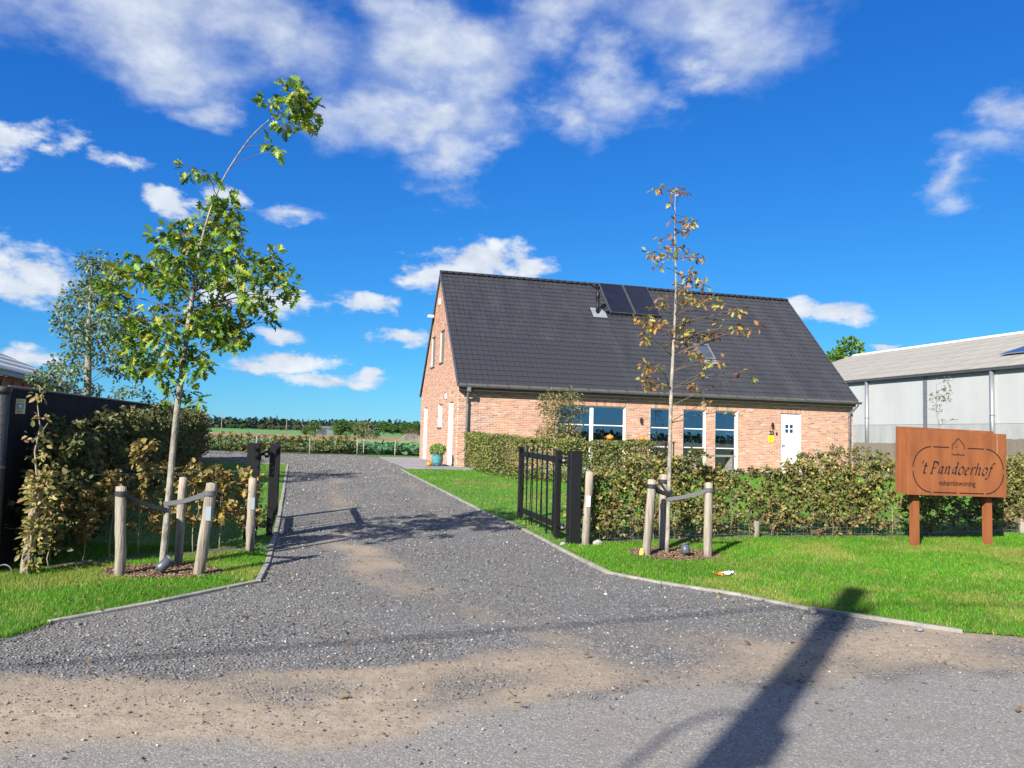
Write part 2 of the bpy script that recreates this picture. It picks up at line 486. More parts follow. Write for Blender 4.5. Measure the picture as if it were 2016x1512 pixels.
def mixed_ground():
    m, nt, b, out = newmat('road_and_gravel')
    N, L = nt.nodes.new, nt.links.new
    tc = N('ShaderNodeTexCoord'); vec = tc.outputs['Object']
    at = N('ShaderNodeAttribute'); at.attribute_name = 'Col'
    sp = N('ShaderNodeSeparateColor'); L(at.outputs['Color'], sp.inputs[0])

    def noise(s, d=5, r=.65):
        n = N('ShaderNodeTexNoise'); n.inputs['Scale'].default_value = s; n.inputs['Detail'].default_value = d; n.inputs['Roughness'].default_value = r
        L(vec, n.inputs['Vector']); return n.outputs['Fac']

    def mrange(x, a, b_, c=0., d=1.):
        n = N('ShaderNodeMapRange'); L(x, n.inputs[0])
        n.inputs[1].default_value, n.inputs[2].default_value, n.inputs[3].default_value, n.inputs[4].default_value = a, b_, c, d
        return n.outputs[0]

    def ma(op, a, b_):
        n = N('ShaderNodeMath'); n.operation = op
        for i, v in enumerate((a, b_)):
            if isinstance(v, (int, float)): n.inputs[i].default_value = v
            else: L(v, n.inputs[i])
        return n.outputs[0]

    def mixc(f, a, b_):
        n = N('ShaderNodeMix'); n.data_type = 'RGBA'
        if isinstance(f, float): n.inputs[0].default_value = f
        else: L(f, n.inputs[0])
        for i, v in ((6, a), (7, b_)):
            if isinstance(v, tuple): n.inputs[i].default_value = (*v, 1)
            else: L(v, n.inputs[i])
        return n.outputs[2]

    def vor(s):
        n = N('ShaderNodeTexVoronoi'); n.inputs['Scale'].default_value = s; L(vec, n.inputs['Vector']); return n

    def ramp(x, stops):
        n = N('ShaderNodeValToRGB'); L(x, n.inputs[0]); e = n.color_ramp.elements
        while len(e) < len(stops): e.new(0.5)
        for q, (p, c) in zip(e, stops): q.position = p; q.color = (*c, 1)
        return n.outputs[0]
    fine, mid, big = noise(70, 4), noise(9, 5), noise(1.3, 4)
    # asphalt: worn binder with pale chips
    va = vor(105); sv = N('ShaderNodeSeparateColor'); L(va.outputs['Color'], sv.inputs[0])
    asp = ramp(sv.outputs[0], [(0, (.15, .142, .13)), (.45, (.2, .187, .17)), (.8, (.255, .236, .212)), (.93, (.33, .305, .27)), (1, (.44, .41, .36))])
    asp = mixc(mrange(big, .3, .7, 0., .5), asp, (.2, .178, .148))
    # gravel: crushed dark limestone
    vg = vor(56); sg = N('ShaderNodeSeparateColor'); L(vg.outputs['Color'], sg.inputs[0])
    gr = ramp(sg.outputs[0], [(0, (.085, .083, .08)), (.5, (.13, .127, .121)), (.8, (.175, .17, .162)), (.95, (.24, .232, .22)), (1, (.4, .38, .35))])
    gr = mixc(mrange(big, .35, .7, 0., .45), gr, (.17, .148, .122))
    # sand and dried mud
    vs = vor(75); ss = N('ShaderNodeSeparateColor'); L(vs.outputs['Color'], ss.inputs[0])
    sa = mixc(mrange(mid, .35, .62), (.42, .33, .23), (.28, .215, .148))
    sa = mixc(mrange(big, .45, .7, 0., .6), sa, (.25, .2, .145))
    sa = mixc(mrange(ss.outputs[1], .86, .97), sa, (.15, .125, .1))
    aw = mrange(ma('ADD', sp.outputs[0], mrange(fine, .2, .8, -.25, .25)), .35, .65)
    sw = mrange(ma('ADD', sp.outputs[1], ma('ADD', mrange(mid, .25, .75, -.3, .3), mrange(fine, .2, .8, -.22, .22))), .22, .85)
    sw = ma('MULTIPLY', sw, mrange(sp.outputs[1], .05, .25))
    c = mixc(aw, gr, asp)
    c = mixc(ma('MULTIPLY', sw, .84), c, sa)
    # damp spots and oil drips on the carriageway
    vo = vor(1.7); spot = mrange(vo.outputs['Distance'], .075, .05); so = N('ShaderNodeSeparateColor'); L(vo.outputs['Color'], so.inputs[0])
    spot = ma('MULTIPLY', ma('MULTIPLY', spot, mrange(so.outputs[2], .8, .82)), aw)
    c = mixc(ma('MULTIPLY', spot, .75), c, (.03, .028, .026))
    L(c, b.inputs['Base Color']); b.inputs['Roughness'].default_value = .88; b.inputs['Specular IOR Level'].default_value = .3
    h = ma('ADD', ma('MULTIPLY', ma('SUBTRACT', 1.0, ma('MAXIMUM', aw, sw)), ma('MULTIPLY', vg.outputs['Distance'], -1.0)), ma('MULTIPLY', va.outputs['Distance'], -.22))
    h = ma('ADD', h, ma('ADD', ma('MULTIPLY', fine, .4), ma('MULTIPLY', mid, .9)))
    bp = N('ShaderNodeBump'); bp.inputs['Strength'].default_value = .65; bp.inputs['Distance'].default_value = .016
    L(h, bp.inputs['Height']); L(bp.outputs[0], b.inputs['Normal'])
    return m


M['mix'] = mixed_ground()
M['lawn'] = mat('lawn_turf', (.055, .14, .012), .9, (.1, .17, .02), 1.6, bump=.6, bscale=60)
M['ground'] = mat('far_ground', (.07, .12, .03), .95, (.13, .12, .05), .05)
M['field_green'] = mat('green_crop', (.07, .2, .03), .95, (.1, .23, .035), .08, stretch=(.2, 1, 1))
M['field_bright'] = mat('bright_crop', (.1, .3, .025), .95, (.12, .33, .03), .5)
M['field_dark'] = mat('dark_crop', (.045, .12, .035), .95, (.06, .15, .04), .03)
M['stubble'] = mat('stubble_field', (.23, .13, .06), .95, (.29, .17, .08), .25, stretch=(.15, 1.5, 1))
M['under_cabbage'] = mat('cabbage_soil', (.05, .09, .035), .95, (.08, .12, .05), 3)


def strip(name, ys, edge_l, edge_r, dz, m, nx=2, step=None):
    ys = sorted(set(list(ys) + [q for q in GY if min(ys) < q < max(ys)]))
    if step:
        ys = sorted(set(ys + list(np.arange(min(ys), max(ys), step))))
    V, F = [], []
    for y in ys:
        a = np.interp(y, [p[0] for p in edge_l], [p[1] for p in edge_l]); b = np.interp(y, [p[0] for p in edge_r], [p[1] for p in edge_r])
        for k in range(nx): V.append((a + (b - a) * k / (nx - 1), y, g(y) + dz))
    for i in range(len(ys) - 1):
        for k in range(nx - 1):
            q = i * nx + k
            F.append((q, q + 1, q + nx + 1, q + nx))
    o = ob(name, np_mesh(name, np.array(V), np.array(F)), m)
    return tag(o, kind='structure')


def grid_skew(name, xs, ts, dz):
    X, T = np.meshgrid(xs, ts)
    Y = 5.02 + RK * X + T
    Z = gv(Y) + dz
    if name == 'road': Z = Z - .012 * np.clip(T / .1, 0, 1)
    if name == 'driveway':                                 # wheel ruts and a slight camber
        Z = Z - .006 * np.clip(1 - T / .12, 0, 1) + .012 * (fbm(X, Y, 1.3, 3) - .5) * np.clip(T, 0, 1)
    V = np.stack([X, Y, Z], -1).reshape(-1, 3)
    nx = len(xs); i = np.arange(len(ts) - 1)[:, None] * nx + np.arange(nx - 1)[None]
    F = np.stack([i, i + 1, i + nx + 1, i + nx], -1).reshape(-1, 4)
    a, s = ground_weights(V[:, 0], V[:, 1])
    o = ob(name, np_mesh(name, V, F, np.stack([a, s, 0 * a], -1), True), M['mix'])
    return tag(o, kind='structure')


strip('ground', [-400, 3000], [(-400, -3000), (3000, -3000)], [(-400, 3000), (3000, 3000)], -.04, M['ground'])
grid_skew('road', np.r_[np.linspace(-80, -6, 24), np.arange(-5.9, 8, .1), np.linspace(8.1, 80, 24)], np.r_[np.linspace(-6.3, -3.0, 12), np.arange(-2.95, .2, .075)], 0)
grid_skew('driveway', np.r_[np.arange(-20, -5, .5), np.arange(-5, 6, .085), np.arange(6, 14, .5)], np.r_[np.arange(0, 8, .085), np.arange(8, 38, .3)], .004)

DRIVE_L = [(4.06, -12.), (5.98, -3.84), (6.41, -3.73), (7.15, -3.19), (8.11, -2.58), (8.98, -2.76), (12.38, -3.66), (25.57, -7.33)]
DRIVE_R = [(6.82, 4.51), (6.91, 4.04), (7.61, 2.96), (8.12, 2.45), (8.61, 1.72), (9.11, 1.17), (9.9, .93), (11.26, .56), (12.89, .11), (14.17, -.38), (24.71, -3.46)]
LX = .018
strip('lawn', [q[0] for q in DRIVE_L], [(4, -16), (26, -16)], DRIVE_L, LX, M['lawn'])
strip('lawn', [q[0] for q in DRIVE_R] + [9.05], DRIVE_R, [(6.82, 4.51), (9.05, 14.0), (9.06, 40), (30, 40)], LX, M['lawn'])
strip('lawn', [24.71, 34], [(24.71, -3.46), (34, 32)], [(24, 40), (34, 40)], LX, M['lawn'])
strip('lawn', [33.2, 37.3, 38.2], [(33.2, -4.2), (37.3, -7.4), (38.2, -7.5)], [(33, 0), (39, 0)], LX, M['lawn'])
for nm, y0, y1, mk in (('cabbage_field', 38.2, 80, 'under_cabbage'), ('field', 80, 98, 'field_bright'), ('stubble_field', 98, 165, 'stubble'),
                       ('field', 165, 420, 'field_green'), ('field', 420, 1400, 'field_dark')):
    strip(nm, [y0, y1], [(y0, -26 if y0 < 90 else -1200), (y1, -26 if y0 < 90 else -1200)], [(y0, 30 if y0 < 90 else 1200), (y1, 30 if y0 < 90 else 1200)], .02, M[mk])

# ---- concrete edging: lengths of about a metre, each its own stone
def edging(pts, w=.06, h=.03):
    root = bpy.data.objects.new('edging', None); COL.objects.link(root)
    root.location = (pts[0][0], pts[0][1], g(pts[0][1]))
    tag(root, kind='structure')
    for (x0, y0), (x1, y1) in zip(pts[:-1], pts[1:]):
        L = math.hypot(x1 - x0, y1 - y0); n = max(1, round(L / 1.0)); a = math.atan2(y1 - y0, x1 - x0)
        for i in range(n):
            t0 = i / n; t1 = (i + 1) / n
            xa, ya, xb, yb = x0 + (x1 - x0) * t0, y0 + (y1 - y0) * t0, x0 + (x1 - x0) * t1, y0 + (y1 - y0) * t1
            l = math.hypot(xb - xa, yb - ya) - .006
            mb = MB().box(0, l, -w / 2, w / 2, -.12, h - .006)
            mb.add([(0, -w / 2, h - .006), (l, -w / 2, h - .006), (l, w / 2, h - .006), (0, w / 2, h - .006), (.004, -w / 2 + .008, h), (l - .004, -w / 2 + .008, h), (l - .004, w / 2 - .008, h), (.004, w / 2 - .008, h)],
                   [(4, 5, 6, 7), (0, 1, 5, 4), (1, 2, 6, 5), (2, 3, 7, 6), (3, 0, 4, 7)])
            mb.f = [f for k, f in enumerate(mb.f) if k != 1]
            o = ob('edging_stone', mb, M['concrete'], root)
            pitch = -math.atan2(g(yb) - g(ya), l)
            o.matrix_basis = Matrix.Translation((xa - root.location.x, ya - root.location.y, g(ya) - root.location.z + random.uniform(-.006, .006))) @ Matrix.Rotation(a + random.uniform(-.008, .008), 4, 'Z') @ Matrix.Rotation(pitch, 4, 'Y')


edging([(q[1], q[0]) for q in DRIVE_L[2:]])
edging([(q[1], q[0]) for q in DRIVE_R[1:]][::-1])
edging([(-13.2, 25.6), (-7.4, 25.6)])


# ---- loose stones of the drive and grit on the road: uncountable, one mesh each
def in_drive(x, y, pad=.05):
    l = np.interp(y, [q[0] for q in DRIVE_L], [q[1] for q in DRIVE_L]); r = np.interp(y, [q[0] for q in DRIVE_R], [q[1] for q in DRIVE_R])
    near = (y < 6.82) & (x > 4.5)
    return (x > l + pad) & ((x < r - pad) | (near & (road_t(x, y) < .65))) & (y < 25)


_oct = np.array([(1, 0, 0), (0, 1, 0), (-1, 0, 0), (0, -1, 0), (0, 0, 1), (0, 0, -1)], float)
_octf = np.array([(0, 1, 4), (1, 2, 4), (2, 3, 4), (3, 0, 4), (1, 0, 5), (2, 1, 5), (3, 2, 5), (0, 3, 5)])


def stones(name, x, y, s, C, flat=.6, lift=.006):
    n = len(x)
    O = _oct[None] * rng.uniform(.6, 1.3, (n, 6, 1)) + rng.uniform(-.18, .18, (n, 6, 3))
    w = rng.uniform(0, 6.28, n); c, sn = np.cos(w), np.sin(w)
    X = O[:, :, 0] * c[:, None] - O[:, :, 1] * sn[:, None]; Y = O[:, :, 0] * sn[:, None] + O[:, :, 1] * c[:, None]
    tilt = rng.uniform(-.4, .4, (n, 1))
    Z = O[:, :, 2] * flat + X * tilt
    V = np.stack([x[:, None] + X * s[:, None], y[:, None] + Y * s[:, None], (gv(y) + lift)[:, None] + (Z + .15) * s[:, None]], -1)
    F = (np.arange(n) * 6)[:, None, None] + _octf[None]
    o = ob(name, np_mesh(name, V.reshape(-1, 3), F.reshape(-1, 3), np.repeat(C, 6, 0)), M['gravelstone'])
    return tag(o, kind='stuff')


M['gravelstone'] = mat('gravel_stone', (1, 1, 1), .8, attr=True, spec=.3)
GREYS = [(.085, .083, .08), (.13, .127, .12), (.18, .175, .165), (.25, .243, .23), (.42, .4, .37), (.26, .14, .1)]


def gravel():
    n = 150000
    y = 4.6 + (25 - 4.6) * rng.random(n) ** 1.7
    x = rng.uniform(-8, 6, n)
    a, s = ground_weights(x, y)
    keep = in_drive(x, y) & (rng.random(n) > np.clip(s * 1.25, 0, .96)) & (rng.random(n) > np.clip(a * 1.1, 0, .985)) & (rng.random(n) < .45 + .9 * fbm(x, y, .8, 3))
    x, y = x[keep], y[keep]
    sz = (.0045 + .0108 * rng.random(len(x)) ** 2.2) * np.interp(y, [5, 10, 25], [1, 1.2, 2.0])
    big = rng.random(len(x)) < .012; sz[big] *= 2.0
    o = stones('gravel', x, y, sz, palette(len(x), GREYS, [3.4, 6, 5, 2.0, .62, .1]))
    tag(o, 'loose dark grey crushed stone spread over the drive', 'gravel')
    n = 26000
    x, y = rng.uniform(-15, -1.5, n), 24.5 + 13.5 * rng.random(n) ** 1.3
    k = ~((y < 25.7) & (x < -7.3)) & (y - 24.71 > .262 * (x + 3.46) + (x > -3.6) * 50) & ((x < -4.6) | (y < 33)) & (y < 38.4 + .8 * (x + 7.75) * (x < -7.75)) & ~((y > 33) & (x > -4.3 - (y - 33.2) * .78))
    x, y = x[k], y[k]
    o = stones('gravel', x, y, .012 + .018 * rng.random(len(x)) ** 2, palette(len(x), GREYS, [3.4, 6, 5, 2.0, .62, .1]))
    tag(o, 'grey gravel covering the yard behind the house gable', 'gravel')
    n = 5000
    x = rng.uniform(-4, 5.5, n); t = rng.normal(.1, .8, n); y = 5.02 + RK * x + t
    a, s = ground_weights(x, y)
    keep = (rng.random(n) < np.clip(s + .25, 0, 1)) & (y > 3.3) & (~((np.interp(y, [q[0] for q in DRIVE_R], [q[1] for q in DRIVE_R]) < x + .1) & (y > 6.8))) & (x > np.interp(y, [q[0] for q in DRIVE_L], [q[1] for q in DRIVE_L]) + .1)
    x, y = x[keep], y[keep]
    o = stones('grit', x, y, .003 + .009 * rng.random(len(x)) ** 2.5, palette(len(x), [(.14, .12, .1), (.3, .25, .18), (.09, .085, .085), (.42, .36, .27)], [4, 3, 3, 1]))
    tag(o, 'scattered grit and crumbs of dried mud along the road edge', 'grit')


gravel()


# ---- grass blades
def grass(name, x, y, hgt, wid, label, dry=.16):
    n = len(x)
    w = rng.uniform(0, 6.28, n); lean = rng.uniform(.1, .95, n) * hgt; la = rng.uniform(0, 6.28, n)
    z = gv(y) + LX - .008
    dx, dy = np.cos(w) * wid / 2, np.sin(w) * wid / 2
    V = np.stack([np.stack([x - dx, y - dy, z], -1), np.stack([x + dx, y + dy, z], -1),
                  np.stack([x + np.cos(la) * lean, y + np.sin(la) * lean, z + hgt], -1)], 1)
    p = fbm(x + 50, y + 20, .55, 4); p2 = fbm(x, y, 2.2, 3)
    base = palette(n, [(.075, .235, .01), (.115, .3, .014), (.17, .35, .025), (.045, .165, .008)], [4, 4, 2, 2], .22)
    yel = np.clip((p - .47) * 3.4 + (p2 - .5) * 2.0, 0, 1)[:, None] * .75
    C = (base * (1 - yel) + np.array([.27, .3, .05]) * yel) * (.72 + .56 * fbm(x + 9, y + 77, .9, 3))[:, None]
    d = rng.random(n) < dry * np.clip(yel[:, 0] * 2 + .25, 0, 1)
    C[d] = np.array([.42, .33, .14]) * rng.uniform(.6, 1.1, (d.sum(), 1))
    o = ob(name, np_mesh(name, V.reshape(-1, 3), np.arange(3 * n).reshape(-1, 3), np.repeat(C, 3, 0)), M['blade'])
    tag(o, label, 'grass', kind='stuff')


def scatter(n, x0, x1, y0, y1): return rng.uniform(x0, x1, n), rng.uniform(y0, y1, n)


MULCH = [(-3.72, 8.45, .62, .36), (2.22, 10.42, .62, .46)]      # bare mulch discs round the two staked oaks


def bare(x, y):
    k = np.zeros(len(x), bool)
    for cx, cy, rx, ry in MULCH:
        k |= ((x - cx) / rx) ** 2 + ((y - cy) / ry) ** 2 < 1 + .5 * (fbm(x, y, 5, 2) - .5)
    return k


FRONT_HEDGE_R = [(1.2, 11.25), (3.87, 12.3), (6.44, 12.75), (9.07, 13.7), (12, 14.6)]
FRONT_HEDGE_L = [(-5.0, 8.55), (-4.3, 9.3), (-3.35, 9.95)]


def lawns():
    def lim(xs, ys, e): return np.interp(ys, [q[0] for q in e], [q[1] for q in e])
    # in front of the left hedge
    x, y = scatter(150000, -5.9, -2.5, 5.2, 10)
    k = (x < lim(x, y, DRIVE_L) - np.where(y < 6.4, -.06, .045)) & ~bare(x, y) & (polydist(x, y, FRONT_HEDGE_L) > .16 - .1 * fbm(x, y, 3, 2))
    k &= (rng.random(len(x)) < .35 + 1.3 * fbm(x, y, 1.7, 3))
    x, y = x[k], y[k]
    grass('grass', x, y, rng.uniform(.018, .052, len(x)), rng.uniform(.005, .009, len(x)), 'short sunlit grass verge beside the leaning young oak')
    # right-hand verge with the name board
    x, y = scatter(430000, .8, 10.5, 6.8, 14)
    hy = np.interp(x, [q[0] for q in FRONT_HEDGE_R], [q[1] for q in FRONT_HEDGE_R])
    k = (x > lim(x, y, DRIVE_R) + np.where(x > 4.04, -.08, .045)) & (y < hy - .18 + .1 * fbm(x, y, 3, 2)) & ~bare(x, y) & (road_t(x, y) > np.where(x > 4.5, .70, 0)) & (rng.random(len(x)) < .3 + 1.3 * fbm(x, y, 1.5, 3))
    k &= ~((polydist(x, y, [(.6, 11.2), (1.15, 11.05)]) < .16))
    x, y = x[k], y[k]
    grass('grass', x, y, rng.uniform(.02, .06, len(x)), rng.uniform(.006, .011, len(x)), 'mown bright green verge below the rust coloured name board')
    # lawn behind the front hedge
    x, y = scatter(170000, -3.6, 15, 11.3, 27)
    hy = np.interp(x, [q[0] for q in FRONT_HEDGE_R], [q[1] for q in FRONT_HEDGE_R], left=0)
    k = (x > lim(x, y, DRIVE_R) + .05) & (y > hy + .3) & ((y - 25.1) < .262 * (x + 1.85))
    x, y = x[k], y[k]
    grass('grass', x, y, rng.uniform(.025, .05, len(x)), rng.uniform(.012, .024, len(x)), 'even mown lawn between the drive and the brick house', .04)
    x, y = scatter(60000, -11.5, -3, 10, 25.5)
    k = (x < lim(x, y, DRIVE_L) - .05) & (x > -4.7 - (y - 8.2) * .316)
    x, y = x[k], y[k]
    grass('grass', x, y, rng.uniform(.025, .05, len(x)), rng.uniform(.01, .022, len(x)), 'strip of lawn between the tall shaded hedge and the drive', .04)


lawns()


def mulch():
    for cx, cy, rx, ry in MULCH:
        n = 2600
        r = np.sqrt(rng.random(n)); a = rng.uniform(0, 6.28, n)
        x, y = cx + rx * r * np.cos(a), cy + ry * r * np.sin(a)
        L = rng.uniform(.012, .04, n); Wd = L * rng.uniform(.2, .45, n); w = rng.uniform(0, 6.28, n)
        d = np.stack([np.cos(w), np.sin(w), rng.uniform(-.35, .35, n)], -1)
        b = np.stack([-np.sin(w), np.cos(w), rng.uniform(-.4, .4, n)], -1)
        p = np.stack([x, y, gv(y) + LX + rng.uniform(.004, .022, n)], -1)
        up = np.array([0, 0, .005])
        q = [p - d * L[:, None] / 2 - b * Wd[:, None] / 2, p + d * L[:, None] / 2 - b * Wd[:, None] / 2, p + d * L[:, None] / 2 + b * Wd[:, None] / 2, p - d * L[:, None] / 2 + b * Wd[:, None] / 2]
        V = np.stack(q + [v + up for v in q], 1).reshape(-1, 3)
        fb = np.array([(0, 3, 2, 1), (4, 5, 6, 7), (0, 1, 5, 4), (1, 2, 6, 5), (2, 3, 7, 6), (3, 0, 4, 7)])
        F = ((np.arange(n) * 8)[:, None, None] + fb[None]).reshape(-1, 4)
        C = np.repeat(palette(n, [(.17, .1, .06), (.26, .165, .1), (.1, .06, .04), (.4, .3, .2)], [4, 4, 3, 1]), 8, 0)
        o = ob('mulch', np_mesh('mulch', V, F, C), M['gravelstone'])
        tag(o, 'bark mulch round the foot of the %s' % ('leaning green oak' if cx < 0 else 'thin autumn-coloured oak'), 'mulch', kind='stuff')
        ang = np.linspace(0, 6.283, 40, endpoint=False)
        rr = 1 + .12 * np.sin(ang * 3 + cx) + .06 * np.sin(ang * 7)
        pl = [(cx + rx * 1.02 * q * math.cos(t), cy + ry * 1.02 * q * math.sin(t)) for q, t in zip(rr, ang)]
        me = MB(); me.v = [(px, py, g(py) + LX + .004) for px, py in pl]; me.f = [tuple(range(40))]; me.c = [(1, 1, 1)] * 40
        tag(ob('tree_pit', me, M['soil']), kind='structure')


mulch()
# bare soil under the front hedges
def soil_band(pts, w):
    V, F = [], []
    for i, (x, y) in enumerate(pts):
        a = pts[max(i - 1, 0)]; b = pts[min(i + 1, len(pts) - 1)]
        n = Vector((-(b[1] - a[1]), b[0] - a[0])).normalized()
        for s in (-1, 1):
            yy = y + n.y * s * w; V.append((x + n.x * s * w, yy, g(yy) + LX + .005))
    for i in range(len(pts) - 1): F.append((2 * i, 2 * i + 2, 2 * i + 3, 2 * i + 1))
    tag(ob('planting_bed', np_mesh('planting_bed', np.array(V), np.array(F)), M['soil']), kind='structure')


def dense(pts, n=40):
    P = np.array(pts, float); d = np.r_[0, np.cumsum(np.hypot(*np.diff(P, axis=0).T))]
    t = np.linspace(0, d[-1], n)
    return [(float(np.interp(q, d, P[:, 0])), float(np.interp(q, d, P[:, 1]))) for q in t]


soil_band(dense(FRONT_HEDGE_R), .2)
soil_band(dense(FRONT_HEDGE_L), .17)

# ------------------------------------------------------------------ the brick house
HX, HY, HZ, HT = -1.846, 26.464, .5, R(14.7)
HL, HW, EAVE, RIDGE, OVH = 15.92, 8.93, 2.78, 7.655, .25
PITCH = math.atan2(RIDGE - 2.88, HW / 2 + .21)
SLOPE = math.hypot(HW / 2 + .21, RIDGE - 2.88)
house = thing('brick_house', (HX, HY, HZ), HT, 'long red brick house with a dark tiled gable roof', 'house')
M['mortar'] = mat('mortar', (.63, .53, .425), .95, (.55, .46, .365), 3)
M['brick'] = mat('brick', (1, 1, 1), .9, (.86, .84, .82), 40, attr=True, bump=.35, bscale=120)
M['tile'] = mat('glazed_roof_tile', (.029, .0295, .0335), .45, (.046, .0465, .051), 1.1, contrast=(.3, .75), rvar=.05, stretch=(1.6, .5, .5))
M['soffit'] = mat('soffit_board', (.11, .085, .065), .7)
M['solar'] = mat('solar_collector', (.006, .007, .016), .25, (.008, .01, .02), 2, spec=.35)
M['lead'] = mat('lead_flashing', (.23, .24, .26), .5, (.32, .33, .35), 6, metal=.3)
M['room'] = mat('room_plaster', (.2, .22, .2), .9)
M['curtain'] = mat('curtain', (.5, .54, .48), .9)
M['yellow'] = mat('yellow_notice', (.9, .75, .0), .5)
M['slab'] = mat('paving_slab', (.26, .245, .25), .85, (.2, .19, .195), 7, objrand=.08)
BRICKS = [(.49, .245, .15), (.53, .285, .185), (.45, .21, .13), (.53, .31, .215), (.33, .18, .135), (.27, .19, .165), (.5, .27, .15), (.56, .37, .275)]
BW = [5, 5, 3, 2.4, 1.0, .5, 2, .7]
# openings: (u0, u1, z0, z1)
FRONT = [(3.62, 6.22, .06, 2.31), (7.19, 8.06, .06, 2.31), (8.52, 9.46, .06, 2.31), (9.84, 10.79, .06, 2.31), (12.65, 13.55, .02, 2.31)]
GABLE = [(.78, 1.72, .02, 2.31), (3.16, 4.05, 1.42, 2.31), (6.9, 7.85, .02, 2.27), (3.16, 4.15, 3.95, 5.2), (5.35, 6.35, 3.95, 5.2)]
REC = .12


def wall_with_holes(mb, a0, a1, z0, top, holes, place):
    """flat wall in (a,z) as a grid of quads leaving the openings out; place() maps to local space"""
    xs = sorted({a0, a1, *[h[0] for h in holes], *[h[1] for h in holes]}); zs = sorted({z0, top, *[h[2] for h in holes], *[h[3] for h in holes]})
    for i in range(len(xs) - 1):
        for k in range(len(zs) - 1):
            cx, cz = (xs[i] + xs[i + 1]) / 2, (zs[k] + zs[k + 1]) / 2
            if any(h[0] < cx < h[1] and h[2] < cz < h[3] for h in holes): continue
            mb.add([place(xs[i], zs[k]), place(xs[i + 1], zs[k]), place(xs[i + 1], zs[k + 1]), place(xs[i], zs[k + 1])], [(0, 1, 2, 3)])
    for h in holes:      # reveals
        c = [(h[0], h[2]), (h[1], h[2]), (h[1], h[3]), (h[0], h[3])]
        for j in range(4):
            p, q = c[j], c[(j + 1) % 4]
            mb.add([place(*p), place(*q), place(*q, REC), place(*p, REC)], [(0, 1, 2, 3)])


pf = lambda a, z, d=0.0: (a, d, z)
pg = lambda a, z, d=0.0: (d, a, z)
wl = MB(); wall_with_holes(wl, 0, HL, -.3, EAVE + .1, FRONT, pf); ob('wall', wl, M['mortar'], house)
wl = MB()
# gable: rectangle up to the eave, then the triangle with two windows
wall_with_holes(wl, 0, HW, -.3, EAVE, GABLE[:3], pg)
kk = (RIDGE - .12 - EAVE) / (HW / 2)
za, zb = 3.95, 5.2
def gq(pts): wl.add([pg(a, z) for a, z in pts], [tuple(range(len(pts)))])
la = (za - EAVE) / kk; lb = (zb - EAVE) / kk
gq([(0, EAVE), (HW, EAVE), (HW - la, za), (la, za)])
gq([(la, za), (3.16, za), (3.16, zb), (lb, zb)]); gq([(4.15, za), (5.35, za), (5.35, zb), (4.15, zb)]); gq([(6.35, za), (HW - la, za), (HW - lb, zb), (6.35, zb)])
gq([(lb, zb), (HW - lb, zb), (HW / 2, RIDGE - .12)])
for h in GABLE[3:]:
    c = [(h[0], h[2]), (h[1], h[2]), (h[1], h[3]), (h[0], h[3])]
    for j in range(4):
        p, q = c[j], c[(j + 1) % 4]
        wl.add([pg(*p), pg(*q), pg(*q, REC), pg(*p, REC)], [(0, 1, 2, 3)])
ob('gable_wall', wl, M['mortar'], house)
wl = MB()
wl.add([(HL, 0, -.3), (HL, HW, -.3), (HL, HW, EAVE), (HL, HW / 2, RIDGE - .12), (HL, 0, EAVE)], [(0, 1, 2, 3, 4)])
wl.add([(0, HW, -.3), (HL, HW, -.3), (HL, HW, EAVE + .1), (0, HW, EAVE + .1)], [(3, 2, 1, 0)])
ob('back_wall', wl, mat('rear_brick', (.45, .22, .13), .9, (.55, .33, .22), 9), house)

# ---- bricks: proud of the mortar, every one laid singly
BP, CP = .216, .0625


def brick_list():
    out = []                     # (side, a0, a1, z0, z1)
    def lay(side, length, ztop, holes, lim):
        nc = int(ztop / CP) + 6
        for c in range(-3, nc):
            z0 = c * CP + .005; z1 = z0 + CP - .014
            if side == 'f' and z1 > ztop: break
            off = (c % 2) * BP / 2 - BP + (c * 37 % 5) * .008
            lo, hi = lim((z0 + z1) / 2)
            a = off
            while a < length:
                b0, b1 = max(a + .006, lo), min(a + BP - .007, hi); a += BP
                if b1 - b0 < .03: continue
                segs = [(b0, b1)]
                for h in holes:
                    if z1 > h[2] and z0 < h[3]:
                        ns = []
                        for s in segs:
                            if s[1] <= h[0] or s[0] >= h[1]: ns.append(s); continue
                            if s[0] < h[0] - .03: ns.append((s[0], h[0]))
                            if s[1] > h[1] + .03: ns.append((h[1], s[1]))
                        segs = ns
                out.extend((side, s[0], s[1], z0, z1) for s in segs)
    fh = FRONT + [(h[0] - .03, h[1] + .03, h[3], h[3] + .232) for h in FRONT]
    gh = GABLE + [(h[0], h[1], h[3], h[3] + .232) for h in GABLE]
    lay('f', HL, EAVE - .1, fh, lambda z: (0, HL))
    lay('g', HW, RIDGE - .25, gh, lambda z: (max(.012, (z - EAVE) / kk + .02), min(HW, HW - (z - EAVE) / kk - .02)))
    for side, hs in (('f', FRONT), ('g', GABLE)):        # soldier courses over the openings
        for h in hs:
            e = .03 if side == 'f' else 0
            n = int((h[1] - h[0] + 2 * e) / .0625); st = (h[1] - h[0] + 2 * e) / n
            for i in range(n): out.append((side, h[0] - e + i * st + .005, h[0] - e + (i + 1) * st - .005, h[3] + .006, h[3] + .222))
    return out


